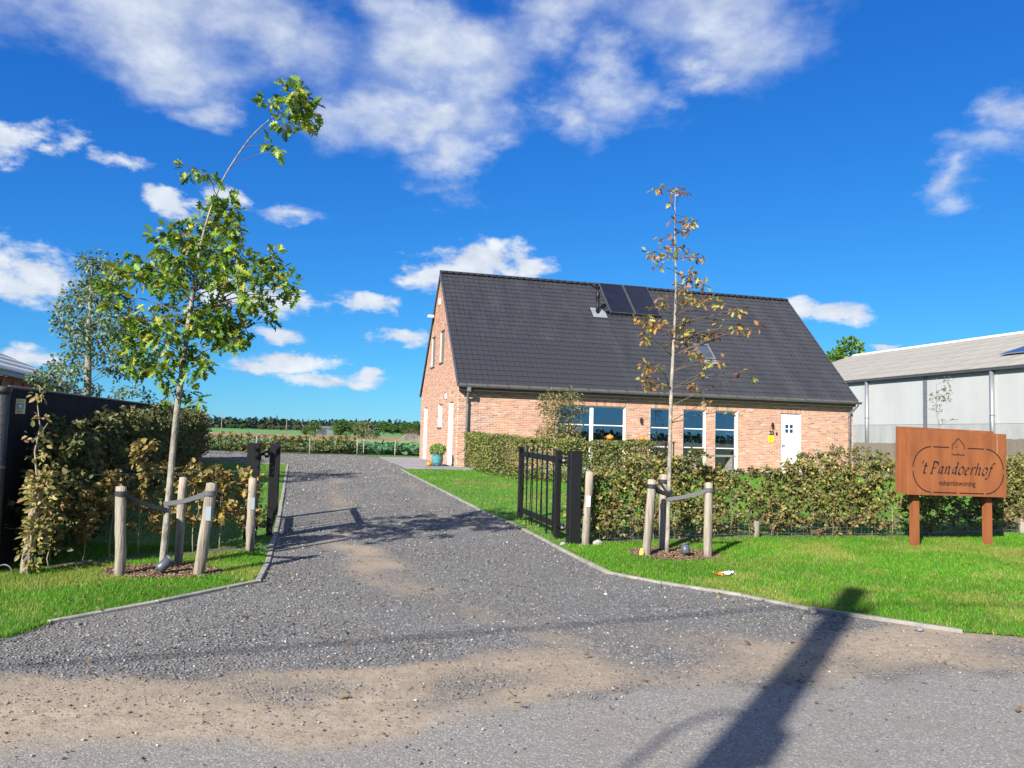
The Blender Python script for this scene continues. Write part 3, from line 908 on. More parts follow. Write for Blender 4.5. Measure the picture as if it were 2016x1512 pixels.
def brick_geo(mb, side, a0, a1, z0, z1, col, d=None):
    d = d if d is not None else -.007 - random.uniform(0, .004)
    P = pf if side == 'f' else pg
    e = .003
    vs = [P(a0, z0, .002), P(a1, z0, .002), P(a1, z1, .002), P(a0, z1, .002), P(a0 + e, z0 + e, d), P(a1 - e, z0 + e, d), P(a1 - e, z1 - e, d), P(a0 + e, z1 - e, d)]
    mb.add(vs, [(4, 5, 6, 7), (0, 1, 5, 4), (1, 2, 6, 5), (2, 3, 7, 6), (3, 0, 4, 7)], None, col)


bl = brick_list()
bl.sort(key=lambda q: (q[0] != 'f', q[1]))
cols = palette(len(bl), BRICKS, BW, .14)
rest = MB()
shared = {}
for i, (sd_, a0, a1, z0, z1) in enumerate(bl):
    if i < 300:
        key = (round(a1 - a0, 2), round(z1 - z0, 3), i % 8)
        if key not in shared:
            t = MB(); brick_geo(t, 'f', 0, key[0], 0, key[1], tuple(palette(1, [BRICKS[i % 8]], [1], .1)[0]), -.009)
            shared[key] = t.mesh('brick'); shared[key].materials.append(M['brick'])
        ob('brick', shared[key], None, house, loc=(a0, 0, z0))
    else:
        brick_geo(rest, sd_, a0, a1, z0, z1, tuple(cols[i]))
tag(ob('brickwork', rest, M['brick'], house), kind='stuff')

# ---- roof
rm = MB()
rf = Matrix.Translation((0, -.21, 2.88)) @ Matrix.Rotation(PITCH, 4, 'X')        # roof plane: x along, y up the slope, z outward
rb = Matrix.Translation((0, HW + .21, 2.88)) @ Matrix.Rotation(math.pi, 4, 'Z') @ Matrix.Rotation(PITCH, 4, 'X')
rm.box(-.04, HL + .06, 0, SLOPE, -.1, -.012, rf)
rm.box(-HL - .06, .04, 0, SLOPE, -.1, 0, rb)
roof = ob('roof', rm, M['tile'], house)
NC, NR = 76, 25
CWd, RH = (HL + .10) / NC, SLOPE / NR


def tile_mesh(mb, x, y, M_, dz=0.0):
    w = CWd
    prof = [(0, .002), (.016, .032), (.04, .032), (.058, .004), (w - .04, .004), (w - .001, .002)]
    y0, y1 = -.02, RH + .02
    lo = [(x + a, y + y0, b + .017 + dz) for a, b in prof]; hi = [(x + a, y + y1, b - .004 + dz) for a, b in prof]; un = [(x + a, y + y0, -.004) for a, b in prof]
    n = len(prof)
    fs = [(i, i + 1, n + i + 1, n + i) for i in range(n - 1)] + [(2 * n + i, 2 * n + i + 1, i + 1, i) for i in range(n - 1)]
    fs += [(2 * n, 0, n), (n - 1, 3 * n - 1, 2 * n - 1)]
    mb.add(lo + hi + un, fs, M_)


t0 = MB(); tile_mesh(t0, 0, 0, None); tme = t0.mesh('roof_tile'); tme.materials.append(M['tile'])
rt = MB()
for r_ in range(NR):
    for c_ in range(NC):
        if r_ < 10 and c_ < 30:
            o = ob('roof_tile', tme, None, roof)
            o.matrix_basis = rf @ Matrix.Translation((-.05 + c_ * CWd, r_ * RH, random.uniform(-.0015, .0015)))
        else:
            tile_mesh(rt, -.05 + c_ * CWd, r_ * RH, rf, random.uniform(-.002, .004))
tag(ob('tiling', rt, M['tile'], roof), kind='stuff')
# ridge capping, one half-round piece after the other
zr = 2.88 + SLOPE * math.sin(PITCH)
rme = MB()
ring = lambda x, r: [(x, -r * math.cos(a), r * .75 * math.sin(a)) for a in np.linspace(-.35, math.pi + .35, 10)]
vs = ring(0, .11) + ring(.31, .105) + ring(.31, .085)
rme.add(vs, [(i, i + 1, 11 + i, 10 + i) for i in range(9)] + [(10 + i, 11 + i, 21 + i, 20 + i) for i in range(9)])
rmesh = rme.mesh('ridge_tile', True); rmesh.materials.append(M['tile'])
nrt = int(HL / .295) + 1
for i in range(nrt):
    ob('ridge_tile', rmesh, None, roof, loc=(-.06 + i * (HL + .1) / nrt, HW / 2, zr + .02))
# verge trims, soffit, gutter
vt = MB(); vt.box(-.065, -.042, -.02, SLOPE, -.12, .03, rf); vt.box(HL + .062, HL + .085, -.02, SLOPE, -.12, .03, rf)
vt.box(.042, .065, -.02, SLOPE, -.12, .03, rb)
ob('verge_trim', vt, M['zinc_dark'], roof)
ob('soffit', MB().box(.0, HL, -.24, -.012, 2.66, 2.69).box(-.03, HL + .05, -.262, -.242, 2.66, 2.9), M['soffit'], roof)
gt = MB()
n = 9
for a0, a1, e in ((-.07, HL + .1, 0),):
    rg = lambda x, r: [(x, -.335 + r * math.cos(t), 2.83 + r * math.sin(t)) for t in np.linspace(math.pi * .95, 2 * math.pi, n)]
    v = rg(a0, .075) + rg(a1, .075) + rg(a0, .068) + rg(a1, .068)
    gt.add(v, [(i, n + i, n + i + 1, i + 1) for i in range(n - 1)] + [(2 * n + i, 2 * n + i + 1, 3 * n + i + 1, 3 * n + i) for i in range(n - 1)] + [(0, 2 * n, 3 * n, n)] + [(n - 1, 2 * n - 1, 4 * n - 1, 3 * n - 1)]
           + [tuple(range(n - 1, -1, -1)), tuple(range(n, 2 * n))])
gt.tube([(-.07, -.413, 2.835), (HL + .1, -.413, 2.835)], .012, 6)
gut = ob('gutter', gt, M['zinc'], house)
for i in range(22):
    x = .2 + i * (HL - .4) / 21
    ob('gutter_bracket', MB().box(x - .012, x + .012, -.42, -.25, 2.905, 2.912).box(x - .012, x + .012, -.428, -.42, 2.82, 2.912), M['zinc_dark'], gut)


def downpipe(u, jog):
    mb = MB()
    pts = [(u + jog, -.335, 2.78), (u + jog, -.335, 2.66), (u + jog * .5, -.2, 2.5), (u, -.075, 2.4), (u, -.075, 2.2), (u, -.075, -.1)]
    mb.tube(pts, .046, 12)
    o = ob('downpipe', mb, M['zinc'], house, True)
    for z in (2.25, 1.35, .45):
        ob('pipe_collar', MB().tube([(u, -.075, z - .03), (u, -.075, z + .03)], .053, 12).box(u - .012, u + .012, -.03, .0, z - .012, z + .012), M['zinc_dark'], o)


downpipe(.33, -.02)
downpipe(HL - .22, .12)
ob('rainwater_hopper', MB().box(.245, .375, -.41, -.27, 2.62, 2.76, ch=.01), M['zinc'], house)

# ---- windows and doors
def window(op, place, bars, mull=(), name='window', fw=.045, side='f'):
    a0, a1, z0, z1 = op
    def bx(mb, x0, x1, zz0, zz1, d0, d1):
        p = [place(x, z, d) for d in (d0, d1) for x, z in ((x0, zz0), (x1, zz0), (x1, zz1), (x0, zz1))]
        f = [(0, 1, 2, 3), (7, 6, 5, 4), (0, 4, 5, 1), (1, 5, 6, 2), (2, 6, 7, 3), (3, 7, 4, 0)]
        mb.add(p, f if side == 'f' else [tuple(reversed(q)) for q in f])
    fr = MB()
    d0, d1 = REC - .035, REC + .03
    bx(fr, a0 + .002, a0 + fw, z0 + .002, z1 - .002, d0, d1); bx(fr, a1 - fw, a1 - .002, z0 + .002, z1 - .002, d0, d1)
    bx(fr, a0 + fw, a1 - fw, z1 - fw, z1 - .002, d0, d1); bx(fr, a0 + fw, a1 - fw, z0 + .002, z0 + fw, d0, d1)
    w = ob(name, fr, M['white'], house)
    # painted lining of the reveal
    if name == 'window':
        for ra, rb2 in ((a1 - .014, a1 - .002), (a0 + .002, a0 + .014)):
            rv = MB(); bx(rv, ra, rb2, z0 + .01, z1 - .01, .004, d0 - .003); ob('reveal', rv, M['white'], w)
    xs = [a0 + fw] + [q for m_ in mull for q in m_] + [a1 - fw]
    for m0, m1 in mull:
        q = MB(); bx(q, m0, m1, z0 + fw, z1 - fw, d0 + .003, d1 - .003); ob('mullion', q, M['white'], w)
    zs = [z0 + fw] + [q for b in bars for q in (b - .018, b + .018)] + [z1 - fw]
    for i in range(0, len(xs), 2):
        for b in bars:
            q = MB(); bx(q, xs[i], xs[i + 1], b - .017, b + .017, d0 + .006, d1 - .006); ob('glazing_bar', q, M['white'], w)
        for j in range(0, len(zs), 2):
            q = MB()
            q.add([place(xs[i] - .004, zs[j] - .004, REC), place(xs[i + 1] + .004, zs[j] - .004, REC), place(xs[i + 1] + .004, zs[j + 1] + .004, REC), place(xs[i] - .004, zs[j + 1] + .004, REC)], [(0, 1, 2, 3)])
            ob('pane', q, M['pane'], w)
    return w


wb = window(FRONT[0], pf, [1.62], mull=[(4.87, 5.0)])
for op in FRONT[1:4]: window(op, pf, [1.6, .9])
for op in FRONT[:4]:
    a0, a1, z0, z1 = op
    ob('door_sill', MB().box(a0 - .02, a1 + .02, -.05, REC + .05, z0 - .05, z0 - .003), M['sill'], house)
wg = window(GABLE[1], pg, [], side='g')
for op in GABLE[3:]: window(op, pg, [], side='g', name='shuttered_window')
for op in (GABLE[1], GABLE[3], GABLE[4]):
    ob('sill', MB().box(-.06, REC + .03, op[0] - .03, op[1] + .03, op[2] - .055, op[2] - .004), M['sill'], house)
M['shutter'] = mat('roller_shutter', (.15, .145, .138), .6)
for op in GABLE[3:]:
    sh = MB(); z = op[2] + .05
    while z < op[3] - .04:
        sh.box(.052, .066, op[0] + .03, op[1] - .03, z, z + .043); z += .048
    ob('roller_shutter', sh, M['shutter'], house)


def door(op, side, glazed):
    a0, a1, z0, z1 = op
    P = pf if side == 'f' else pg
    def bx(mb, x0, x1, zz0, zz1, d0, d1):
        p = [P(x, z, d) for d in (d0, d1) for x, z in ((x0, zz0), (x1, zz0), (x1, zz1), (x0, zz1))]
        f = [(0, 1, 2, 3), (7, 6, 5, 4), (0, 4, 5, 1), (1, 5, 6, 2), (2, 6, 7, 3), (3, 7, 4, 0)]
        mb.add(p, f if side == 'f' else [tuple(reversed(q)) for q in f])
    mb = MB()
    gx0, gx1, gz0, gz1 = a0 + .24, a1 - .3, 1.56, 1.88
    if glazed:
        for r in ((a0 + .03, gx0, z0, z1), (gx1, a1 - .03, z0, z1), (gx0, gx1, z0, gz0), (gx0, gx1, gz1, z1 - .0)): bx(mb, *r, .05, .1)
    else:
        bx(mb, a0 + .03, a1 - .03, z0, z1 - .02, .05, .1)
    d = ob('door', mb, M['white'], house)
    f = MB(); bx(f, a0 + .002, a0 + .03, z0, z1 - .002, .03, .115); bx(f, a1 - .03, a1 - .002, z0, z1 - .002, .03, .115); ob('door_frame', f, M['white'], d)
    if glazed:
        f = MB(); cx, cz = (gx0 + gx1) / 2, (gz0 + gz1) / 2
        bx(f, cx - .018, cx + .018, gz0, gz1, .054, .095); bx(f, gx0, cx - .018, cz - .018, cz + .018, .056, .093); bx(f, cx + .018, gx1, cz - .018, cz + .018, .056, .093)
        ob('glazing_bar', f, M['white'], d)
        for xa, xb in ((gx0, cx - .018), (cx + .018, gx1)):
            for za_, zb_ in ((gz0, cz - .018), (cz + .018, gz1)):
                q = MB(); q.add([P(xa, za_, .078), P(xb, za_, .078), P(xb, zb_, .078), P(xa, zb_, .078)], [(0, 1, 2, 3)]); ob('pane', q, M['pane'], d)
    h = MB(); hx = a0 + .1
    bx(h, hx - .02, hx + .02, .98, 1.16, .04, .05); bx(h, hx - .012, hx + .1, 1.06, 1.085, .0, .02); bx(h, hx - .012, hx + .01, 1.06, 1.085, .02, .04)
    ob('handle', h, M['galv'], d)
    ob('threshold', (MB().box(a0 - .02, a1 + .02, -.05, REC, z0 - .05, z0 - .004) if side == 'f' else MB().box(-.05, REC, a0 - .02, a1 + .02, z0 - .05, z0 - .004)), M['sill'], d)


door(FRONT[4], 'f', True)
door(GABLE[0], 'g', False)
door(GABLE[2], 'g', False)
# rooms behind the glass
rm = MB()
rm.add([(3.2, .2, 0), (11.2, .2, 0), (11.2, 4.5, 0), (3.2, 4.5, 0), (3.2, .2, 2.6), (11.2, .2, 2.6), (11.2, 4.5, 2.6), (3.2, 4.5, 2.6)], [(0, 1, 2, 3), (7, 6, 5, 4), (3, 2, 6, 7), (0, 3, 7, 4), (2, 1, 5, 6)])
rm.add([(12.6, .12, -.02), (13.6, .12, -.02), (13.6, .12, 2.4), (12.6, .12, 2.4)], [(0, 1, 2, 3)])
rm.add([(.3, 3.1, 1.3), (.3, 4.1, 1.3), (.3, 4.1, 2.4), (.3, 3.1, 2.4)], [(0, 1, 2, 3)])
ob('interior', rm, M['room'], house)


def curtain(u0, u1):
    cv = MB(); k = 24
    a = [(u0 + (u1 - u0) * i / k, .3 + .03 * math.sin(i * 1.5)) for i in range(k + 1)]
    cv.add([(x, y, .1) for x, y in a] + [(x, y, 2.4) for x, y in a], [(i, i + 1, k + 2 + i, k + 1 + i) for i in range(k)])
    ob('curtain', cv, M['curtain'], house, True)


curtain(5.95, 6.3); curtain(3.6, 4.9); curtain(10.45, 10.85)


def wall_lamp(u, z):
    mb = MB().tube([(u, -.07, z - .1), (u, -.07, z + .1)], .04, 12)
    mb.box(u - .03, u + .03, -.04, -.002, z - .03, z + .03)
    ob('wall_lamp', mb, M['black'], house)


wall_lamp(6.81, 1.84); wall_lamp(12.26, 1.83)
ob('doorbell', MB().box(12.44, 12.5, -.03, -.002, 1.46, 1.56), M['black'], house)
ob('yellow_notice', MB().add([(12.1, -.016, 1.2), (12.33, -.016, 1.19), (12.35, -.016, 1.34), (12.32, -.016, 1.42), (12.12, -.016, 1.43)], [(0, 1, 2, 3, 4)]).add([(12.1, -.013, 1.2), (12.33, -.013, 1.19), (12.35, -.013, 1.34), (12.32, -.013, 1.42), (12.12, -.013, 1.43)], [(4, 3, 2, 1, 0)]), M['yellow'], house)


def text_mesh(txt, size, extrude=.002, shear=0.0, align='CENTER', bold=0.0):
    c = bpy.data.curves.new('lettering', 'FONT'); c.body = txt; c.size = size; c.extrude = extrude; c.shear = shear; c.align_x = align; c.offset = bold; c.resolution_u = 3
    t = bpy.data.objects.new('lettering', c); COL.objects.link(t)
    bpy.context.view_layer.update()
    me = bpy.data.meshes.new_from_object(t.evaluated_get(bpy.context.evaluated_depsgraph_get()))
    bpy.data.objects.remove(t); bpy.data.curves.remove(c)
    return me


o = ob('house_number', text_mesh('23', .2, .006, bold=.004), M['black'], house, loc=(12.25, -.024, 1.48), rot=(R(90), 0, 0))
# floodlight and small boxes on the gable
ob('floodlight', MB().box(-.30, -.06, 5.68, 5.86, 6.0, 6.1).tube([(-.1, 5.77, 6.05), (-.0, 5.77, 5.98)], .02, 6), M['whiteplate'], house, rot=(0, 0, 0))
ob('alarm_box', MB().box(-.07, -.012, 2.1, 2.3, 2.46, 2.64, ch=.008), M['whiteplate'], house)
ob('vent_cap', MB().box(-.07, -.012, 4.4, 4.52, 6.35, 6.6), M['whiteplate'], house)

# ---- on the roof: solar collectors, flue, skylight
for k, (u0, u1) in enumerate(((6.73, 7.80), (7.83, 8.95))):
    p = ob('solar_collector', MB().box(u0 + .03, u1 - .03, 4.6 + .03, 6.66 - .03, .10, .152, rf), M['solar'], house)
    fr = MB()
    for q in ((u0, u0 + .03, 4.6, 6.66), (u1 - .03, u1, 4.6, 6.66), (u0 + .03, u1 - .03, 4.6, 4.63), (u0 + .03, u1 - .03, 6.63, 6.66)): fr.box(*q, .07, .158, rf)
    ob('collector_frame', fr, M['zinc_dark'], p)
    rails = MB()
    for yy in (5.0, 6.2): rails.box(u0 + .05, u1 - .05, yy, yy + .04, .02, .07, rf)
    ob('mounting_rail', rails, M['zinc_dark'], p)
for (u, s0) in ((6.66, 4.75), (6.6, 6.45)):
    pts = [tuple(rf @ Vector((u + a, s0 + b, c))) for a, b, c in ((.1, -.05, .1), (0, -.1, .12), (-.12, -.02, .13), (-.16, .1, .08), (-.14, .2, .02))]
    ob('collector_hose', MB().tube(pts, .04, 8), M['black'], roof, True)
fb = rf @ Vector((6.2, 4.62, .02))
fl = ob('flue', MB().tube([(fb.x, fb.y, fb.z - .1), (fb.x, fb.y, fb.z + .62)], .075, 14).tube([(fb.x, fb.y, fb.z + .62), (fb.x, fb.y, fb.z + .66), (fb.x, fb.y, fb.z + .86), (fb.x, fb.y, fb.z + .9)], [.075, .088, .088, .05], 14), M['black'], roof, True)
ob('flashing', MB().box(5.95, 6.55, 4.32, 4.95, .05, .058, rf), M['lead'], roof)
# skylight
su0, su1, ss0, ss1 = 9.86, 10.5, 2.0, 2.95
sk = MB()
for q in ((su0, su0 + .08, ss0, ss1), (su1 - .08, su1, ss0, ss1), (su0 + .08, su1 - .08, ss0, ss0 + .08), (su0 + .08, su1 - .08, ss1 - .08, ss1)): sk.box(*q, .0, .11, rf)
sk = ob('skylight', sk, M['zinc'], house)
q = MB(); q.add([tuple(rf @ Vector(p)) for p in ((su0 + .08, ss0 + .08, .085), (su1 - .08, ss0 + .08, .085), (su1 - .08, ss1 - .08, .085), (su0 + .08, ss1 - .08, .085))], [(0, 1, 2, 3)])
ob('pane', q, M['pane'], sk)
q = MB(); q.add([tuple(rf @ Vector(p)) for p in ((su0 + .07, ss0 + .07, .05), (su1 - .07, ss0 + .07, .05), (su1 - .07, ss1 - .07, .05), (su0 + .07, ss1 - .07, .05))], [(0, 1, 2, 3)])
ob('blind', q, M['curtain'], sk)
ob('apron', MB().box(su0 - .06, su1 + .06, ss0 - .22, ss0, .045, .055, rf), M['lead'], sk)

# ---- terrace of grey slabs round the gable and front
ter = bpy.data.objects.new('terrace', None); COL.objects.link(ter); ter.location = (HX, HY, HZ); ter.rotation_euler = (0, 0, HT); tag(ter, kind='structure')
sm = MB().box(.004, .596, .004, .596, -.05, .0).mesh('paving_slab'); sm.materials.append(M['slab'])
for i in range(3):
    for k in range(17): ob('paving_slab', sm, None, ter, loc=(-1.82 + i * .6, -1.2 + k * .6, .046 + random.uniform(-.002, .002)))
for i in range(28):
    for k in range(2): ob('paving_slab', sm, None, ter, loc=(-.02 + i * .6, -1.2 + k * .6, .046 + random.uniform(-.002, .002)))

# ------------------------------------------------------------------ stakes, straps, spotlights
def stake(base, top, r, label, cat='stake', plate=None, group=None, cable=False):
    b = Vector(base); t = Vector(top) - b
    root = thing('wooden_stake', base, 0, label, cat, group)
    n = 9
    pts = [tuple(t * (i / (n - 1)) + Vector((random.uniform(-.004, .004), random.uniform(-.004, .004), -.12 if i == 0 else 0))) for i in range(n)]
    mb = MB().tube(pts, [r * random.uniform(.95, 1.06) for _ in range(n)], 14, jit=.03)
    mb.f = mb.f[:-1]
    tb = len(mb.v) - 14
    mb.v.append(tuple(Vector(pts[-1]) + Vector((0, 0, .012)))); mb.c.append((1, 1, 1))
    mb.f += [(tb + k, tb + (k + 1) % 14, len(mb.v) - 1) for k in range(14)]
    ob('post', mb, M['stake'], root, True)
    if plate:
        z, col, dx = plate
        p = t * z
        ob('tag_plate', MB().box(p.x + dx - .028, p.x + dx + .028, p.y - r - .008, p.y - r - .003, p.z - .075, p.z + .075, ch=.001), M[col], root)
    return root


def strap(a, b, r_stake, label, m='rubber', za=0.0, w=.05, loop=.06):
    """flat rubber tree tie from a stake to the trunk, looped round both"""
    a, b = Vector(a), Vector(b)
    root = thing('tree_tie', a, 0, label, 'strap')
    d = (b - a)
    mb = MB(); n = 9
    side = Vector((0, 0, 1)).cross(d).normalized()
    for s in (-1, 1):
        pts = []
        for i in range(n):
            t = i / (n - 1)
            q = d * t + side * s * (r_stake * (1 - t) + .03 * t + .004) * (1 - .45 * math.sin(t * math.pi)) + Vector((0, 0, -.02 * math.sin(t * math.pi)))
            pts.append(q)
        up = Vector((0, 0, w / 2)); th = side * s * .004
        vs = []
        for q in pts: vs += [q - up, q + up, q + up + th, q - up + th]
        fs = []
        for i in range(n - 1):
            for k in range(4): fs.append((4 * i + k, 4 * i + (k + 1) % 4, 4 * i + 4 + (k + 1) % 4, 4 * i + 4 + k))
        mb.add(vs, fs)
    ob('band', mb, M[m], root)
    lp = MB()
    for c, r in ((Vector((0, 0, 0)), r_stake + .006), (d, .036)):
        k = 16; vs = []
        for i in range(k):
            w_ = 2 * math.pi * i / k
            p = c + Vector((math.cos(w_) * r, math.sin(w_) * r, 0)); q = c + Vector((math.cos(w_) * (r + .004), math.sin(w_) * (r + .004), 0))
            vs += [p - Vector((0, 0, w / 2)), p + Vector((0, 0, w / 2)), q + Vector((0, 0, w / 2)), q - Vector((0, 0, w / 2))]
        lp.add(vs, [(4 * i + j, 4 * i + (j + 1) % 4, 4 * ((i + 1) % k) + (j + 1) % 4, 4 * ((i + 1) % k) + j) for i in range(k) for j in range(4)])
    ob('loop', lp, M[m], root)


LXg = lambda y: g(y) + LX
stake((-4.05, 8.19, LXg(8.19)), (-4.10, 8.19, 1.0), .052, 'upright peeled stake left of the leaning green oak')
stake((-3.26, 8.27, LXg(8.27)), (-3.19, 8.32, 1.05), .055, 'slanting peeled stake with a grey tag, right of the leaning green oak', plate=(.68, 'greyplate', .03))
stake((-3.72, 8.82, LXg(8.8)), (-3.71, 8.82, 1.07), .045, 'peeled stake standing directly behind the leaning green oak')
stake((-3.23, 9.79, LXg(9.79)), (-3.24, 9.79, 1.02), .052, 'peeled stake with a grey-blue tag beside the open gate leaf left of the drive', plate=(.66, 'greyplate', .025))
stake((-5.03, 8.16, LXg(8.16)), (-5.0, 8.25, 1.0), .052, 'stake wrapped in a young beech beside the black fence')
stake((1.83, 10.25, LXg(10.25)), (1.89, 10.25, 1.12), .055, 'leaning stake next to the yellow marker, by the autumn-coloured oak')
stake((2.15, 10.76, LXg(10.76)), (2.14, 10.76, 1.17), .06, 'peeled stake standing behind the autumn-coloured oak')
stake((2.64, 10.26, LXg(10.26)), (2.64, 10.26, 1.1), .055, 'straight stake on the lawn side of the autumn-coloured oak')
stake((1.1, 11.0, LXg(11.0)), (1.14, 11.0, 1.17), .055, 'peeled stake with a white tag between the gate post and the hornbeam hedge', plate=(.6, 'whiteplate', .0))
strap((-4.09, 8.19, .93), (-3.755, 8.55, .73), .055, 'dark rubber tie from the upright stake to the leaning green oak')
strap((-3.2, 8.31, .95), (-3.755, 8.55, .8), .058, 'sun-bleached rubber tie from the slanting stake to the leaning green oak', 'strap_grey')
strap((1.885, 10.25, 1.04), (2.155, 10.45, .92), .057, 'dark rubber tie from the leaning stake to the autumn-coloured oak')
strap((2.64, 10.26, 1.01), (2.155, 10.45, .86), .057, 'black rubber tie from the straight stake to the autumn-coloured oak', 'strap_grey')
strap((2.14, 10.76, 1.08), (2.157, 10.45, .95), .062, 'short dark tie between the rear stake and the autumn-coloured oak')


def spotlight(loc, aim, label, r=.055, L=.15):
    root = thing('garden_spotlight', loc, 0, label, 'spotlight')
    a = Vector(aim).normalized(); c = Vector((0, 0, .11))
    ob('housing', MB().tube([c - a * L * .5, c - a * L * .42, c + a * L * .5], [r * .75, r, r], 18), M['lamp_grey'], root, True)
    ob('rim', MB().tube([c + a * L * .44, c + a * L * .58], [r * 1.1, r * 1.1], 18), M['lamp_grey'], root, True)
    ob('lens', MB().tube([c + a * L * .575, c + a * L * .59], [r * .9, r * .9], 18), M['greyplate'], root)
    ob('spike', MB().tube([(0, 0, -.1), (0, 0, .05)], .011, 8), M['lamp_grey'], root)
    ob('yoke', MB().tube([(0, 0, .04), c - a * .01], .013, 8), M['lamp_grey'], root)
    ob('cable', MB().tube([tuple(c - a * L * .48), tuple(c - a * L * .7 + Vector((-.02, 0, -.04))), (-.14, -.06, .01), (-.2, -.02, -.01)], .006, 6), M['black'], root)


spotlight((-3.63, 8.27, LXg(8.27)), (.55, .5, .62), 'grey tilted spotlight in the mulch at the foot of the leaning green oak')
spotlight((2.33, 10.2, LXg(10.2)), (-.15, .25, 1), 'small dark upright spotlight in the mulch at the foot of the autumn-coloured oak', .055, .12)


# ------------------------------------------------------------------ black gates
def gate(post, hinge_side, leaf_a, leaf_b, label, plabel):
    """square post, then the leaf hung between leaf_a (hinge) and leaf_b (latch)"""
    px, py = post
    pr = thing('gate_post', (px, py, LXg(py)), HT, plabel, 'gate post')
    ob('shaft', MB().box(-.085, .085, -.085, .085, -.1, 1.3, ch=.008), M['black'], pr)
    ob('cap', MB().box(-.088, .088, -.088, .088, 1.3, 1.312, ch=.008), M['black'], pr)
    for z in (.17, 1.12):
        ob('hinge_plate', MB().box(-.1, -.086, -.04, .04, z - .05, z + .05) if hinge_side < 0 else MB().box(.086, .1, -.04, .04, z - .05, z + .05), M['black'], pr)
    ax, ay = leaf_a; bx_, by = leaf_b
    L = math.hypot(bx_ - ax, by - ay); ang = math.atan2(by - ay, bx_ - ax)
    z0 = LXg(ay)
    root = thing('driveway_gate', (ax, ay, z0), ang, label, 'gate')
    rise = (g(by) - g(ay)) * .6
    ob('hinge_stile', MB().box(0, .09, -.04, .04, .03, 1.3, ch=.004), M['black'], root)
    ob('latch_stile', MB().box(L - .09, L, -.04, .04, .06 + rise, 1.3 + rise * .3, ch=.004), M['black'], root)
    for z in (.16, 1.12):
        mb = MB().box(.088, L - .088, -.02, .02, z, z + .085)
        for i, v in enumerate(mb.v): mb.v[i] = (v[0], v[1], v[2] + rise * v[0] / L)
        ob('rail', mb, M['black'], root)
    n = 13
    for i in range(n):
        x = .2 + (L - .4) * i / (n - 1) + random.uniform(-.04, .04); k = random.uniform(-.045, .045); s = (-1) ** i * .026
        w = random.choice((.008, .008, .012)); bot = random.uniform(.0, .1); zt = 1.3 + random.uniform(-.06, .04)
        r2 = rise * x / L
        mb = MB(); mb.add([(x - w - k, s - .006, bot + r2), (x + w - k, s - .006, bot + r2), (x + w - k, s + .006, bot + r2), (x - w - k, s + .006, bot + r2),
                           (x - w + k, s - .006, zt + r2), (x + w + k, s - .006, zt + r2), (x + w + k, s + .006, zt + r2), (x - w + k, s + .006, zt + r2)],
                          [(0, 3, 2, 1), (4, 5, 6, 7), (0, 1, 5, 4), (1, 2, 6, 5), (2, 3, 7, 6), (3, 0, 4, 7)])
        ob('bar', mb, M['black'], root)
    for z in (.19, 1.16):
        d = Vector((px - ax, py - ay, 0)); d = Matrix.Rotation(-ang, 3, 'Z') @ d
        h = ob('hinge', MB().tube([(-.0, 0, z), (d.x * .62, d.y * .62, z)], .022, 10).tube([(d.x * .3, d.y * .3, z - .05), (d.x * .3, d.y * .3, z + .05)], .03, 12), M['black'], root, True)
        ob('hinge_nut', MB().tube([(d.x * .36, d.y * .36, z - .012), (d.x * .36, d.y * .36, z + .012)], .04, 6), M['galv'], root)
    lt = MB().box(L - .16, L - .1, -.03, .03, .55 + rise, .58 + rise).box(L - .16, L - .1, -.03, .03, .75 + rise, .78 + rise).tube([(L - .13, 0, .4 + rise), (L - .13, 0, .85 + rise)], .01, 8)
    lt.tube([(L - .13, 0, .85 + rise), (L - .16, 0, .88 + rise), (L - .19, 0, .86 + rise)], .01, 8)
    ob('drop_bolt', lt, M['black'], root)


gate((.93, 11.08), -1, (.73, 11.42), (.19, 13.45), 'black barred gate leaf standing open against the lawn, right of the drive', 'square black gate post beside the white-tagged stake')
gate((-3.56, 10.75), 1, (-3.33, 10.85), (-3.87, 12.9), 'black barred gate leaf seen edge-on, left of the drive', 'square black gate post behind the brown young hedge')

# ------------------------------------------------------------------ corten name board
M['corten'] = mat('corten_steel', (.265, .082, .021), .82, (.155, .043, .013), 2.4, detail=9, contrast=(.38, .72), bump=.15, bscale=90, stretch=(2.2, 2.2, .55))
M['cut'] = mat('cut_shade_inlay', (.012, .006, .004), .8)  # dark sheets laid on the plate, standing in for shade inside the cuts
sg = thing('name_board', (6.12, 11.7, LXg(11.7)), R(13.5), 'rust coloured steel name board with dark cut-out style lettering on two posts', 'sign')
SWD = 1.78
tl = Matrix.Translation((0, 0, 0)) @ Matrix.Rotation(R(.9), 4, 'Y')
ob('leg', MB().box(-.055, .055, -.04, .04, -.2, .9), M['corten'], sg)
ob('leg', MB().box(1.27, 1.38, -.04, .04, -.2, .88), M['corten'], sg)
bz0, bz1 = .79, 1.73
X0 = -.26
ob('back_plate', MB().box(X0 - .04, X0 + SWD - .1, -.03, .06, bz0 + .0, bz1 + .06, tl, ch=.004), M['corten'], sg)
fp = ob('front_plate', MB().box(X0, X0 + SWD, -.16, -.034, bz0 - .01, bz1 + .02, tl, ch=.004), M['corten'], sg)
ob('weld_seam', MB().box(X0 + 1.6, X0 + 1.606, -.1615, -.16, bz1 - .28, bz1 + .018, tl), M['stone'], fp)


def flat(polys, name, parent, T):
    mb = MB()
    for vs, fs in polys: mb.add([(x, -.163, z) for x, z in vs], fs, T)
    return ob(name, mb, M['cut'], parent)


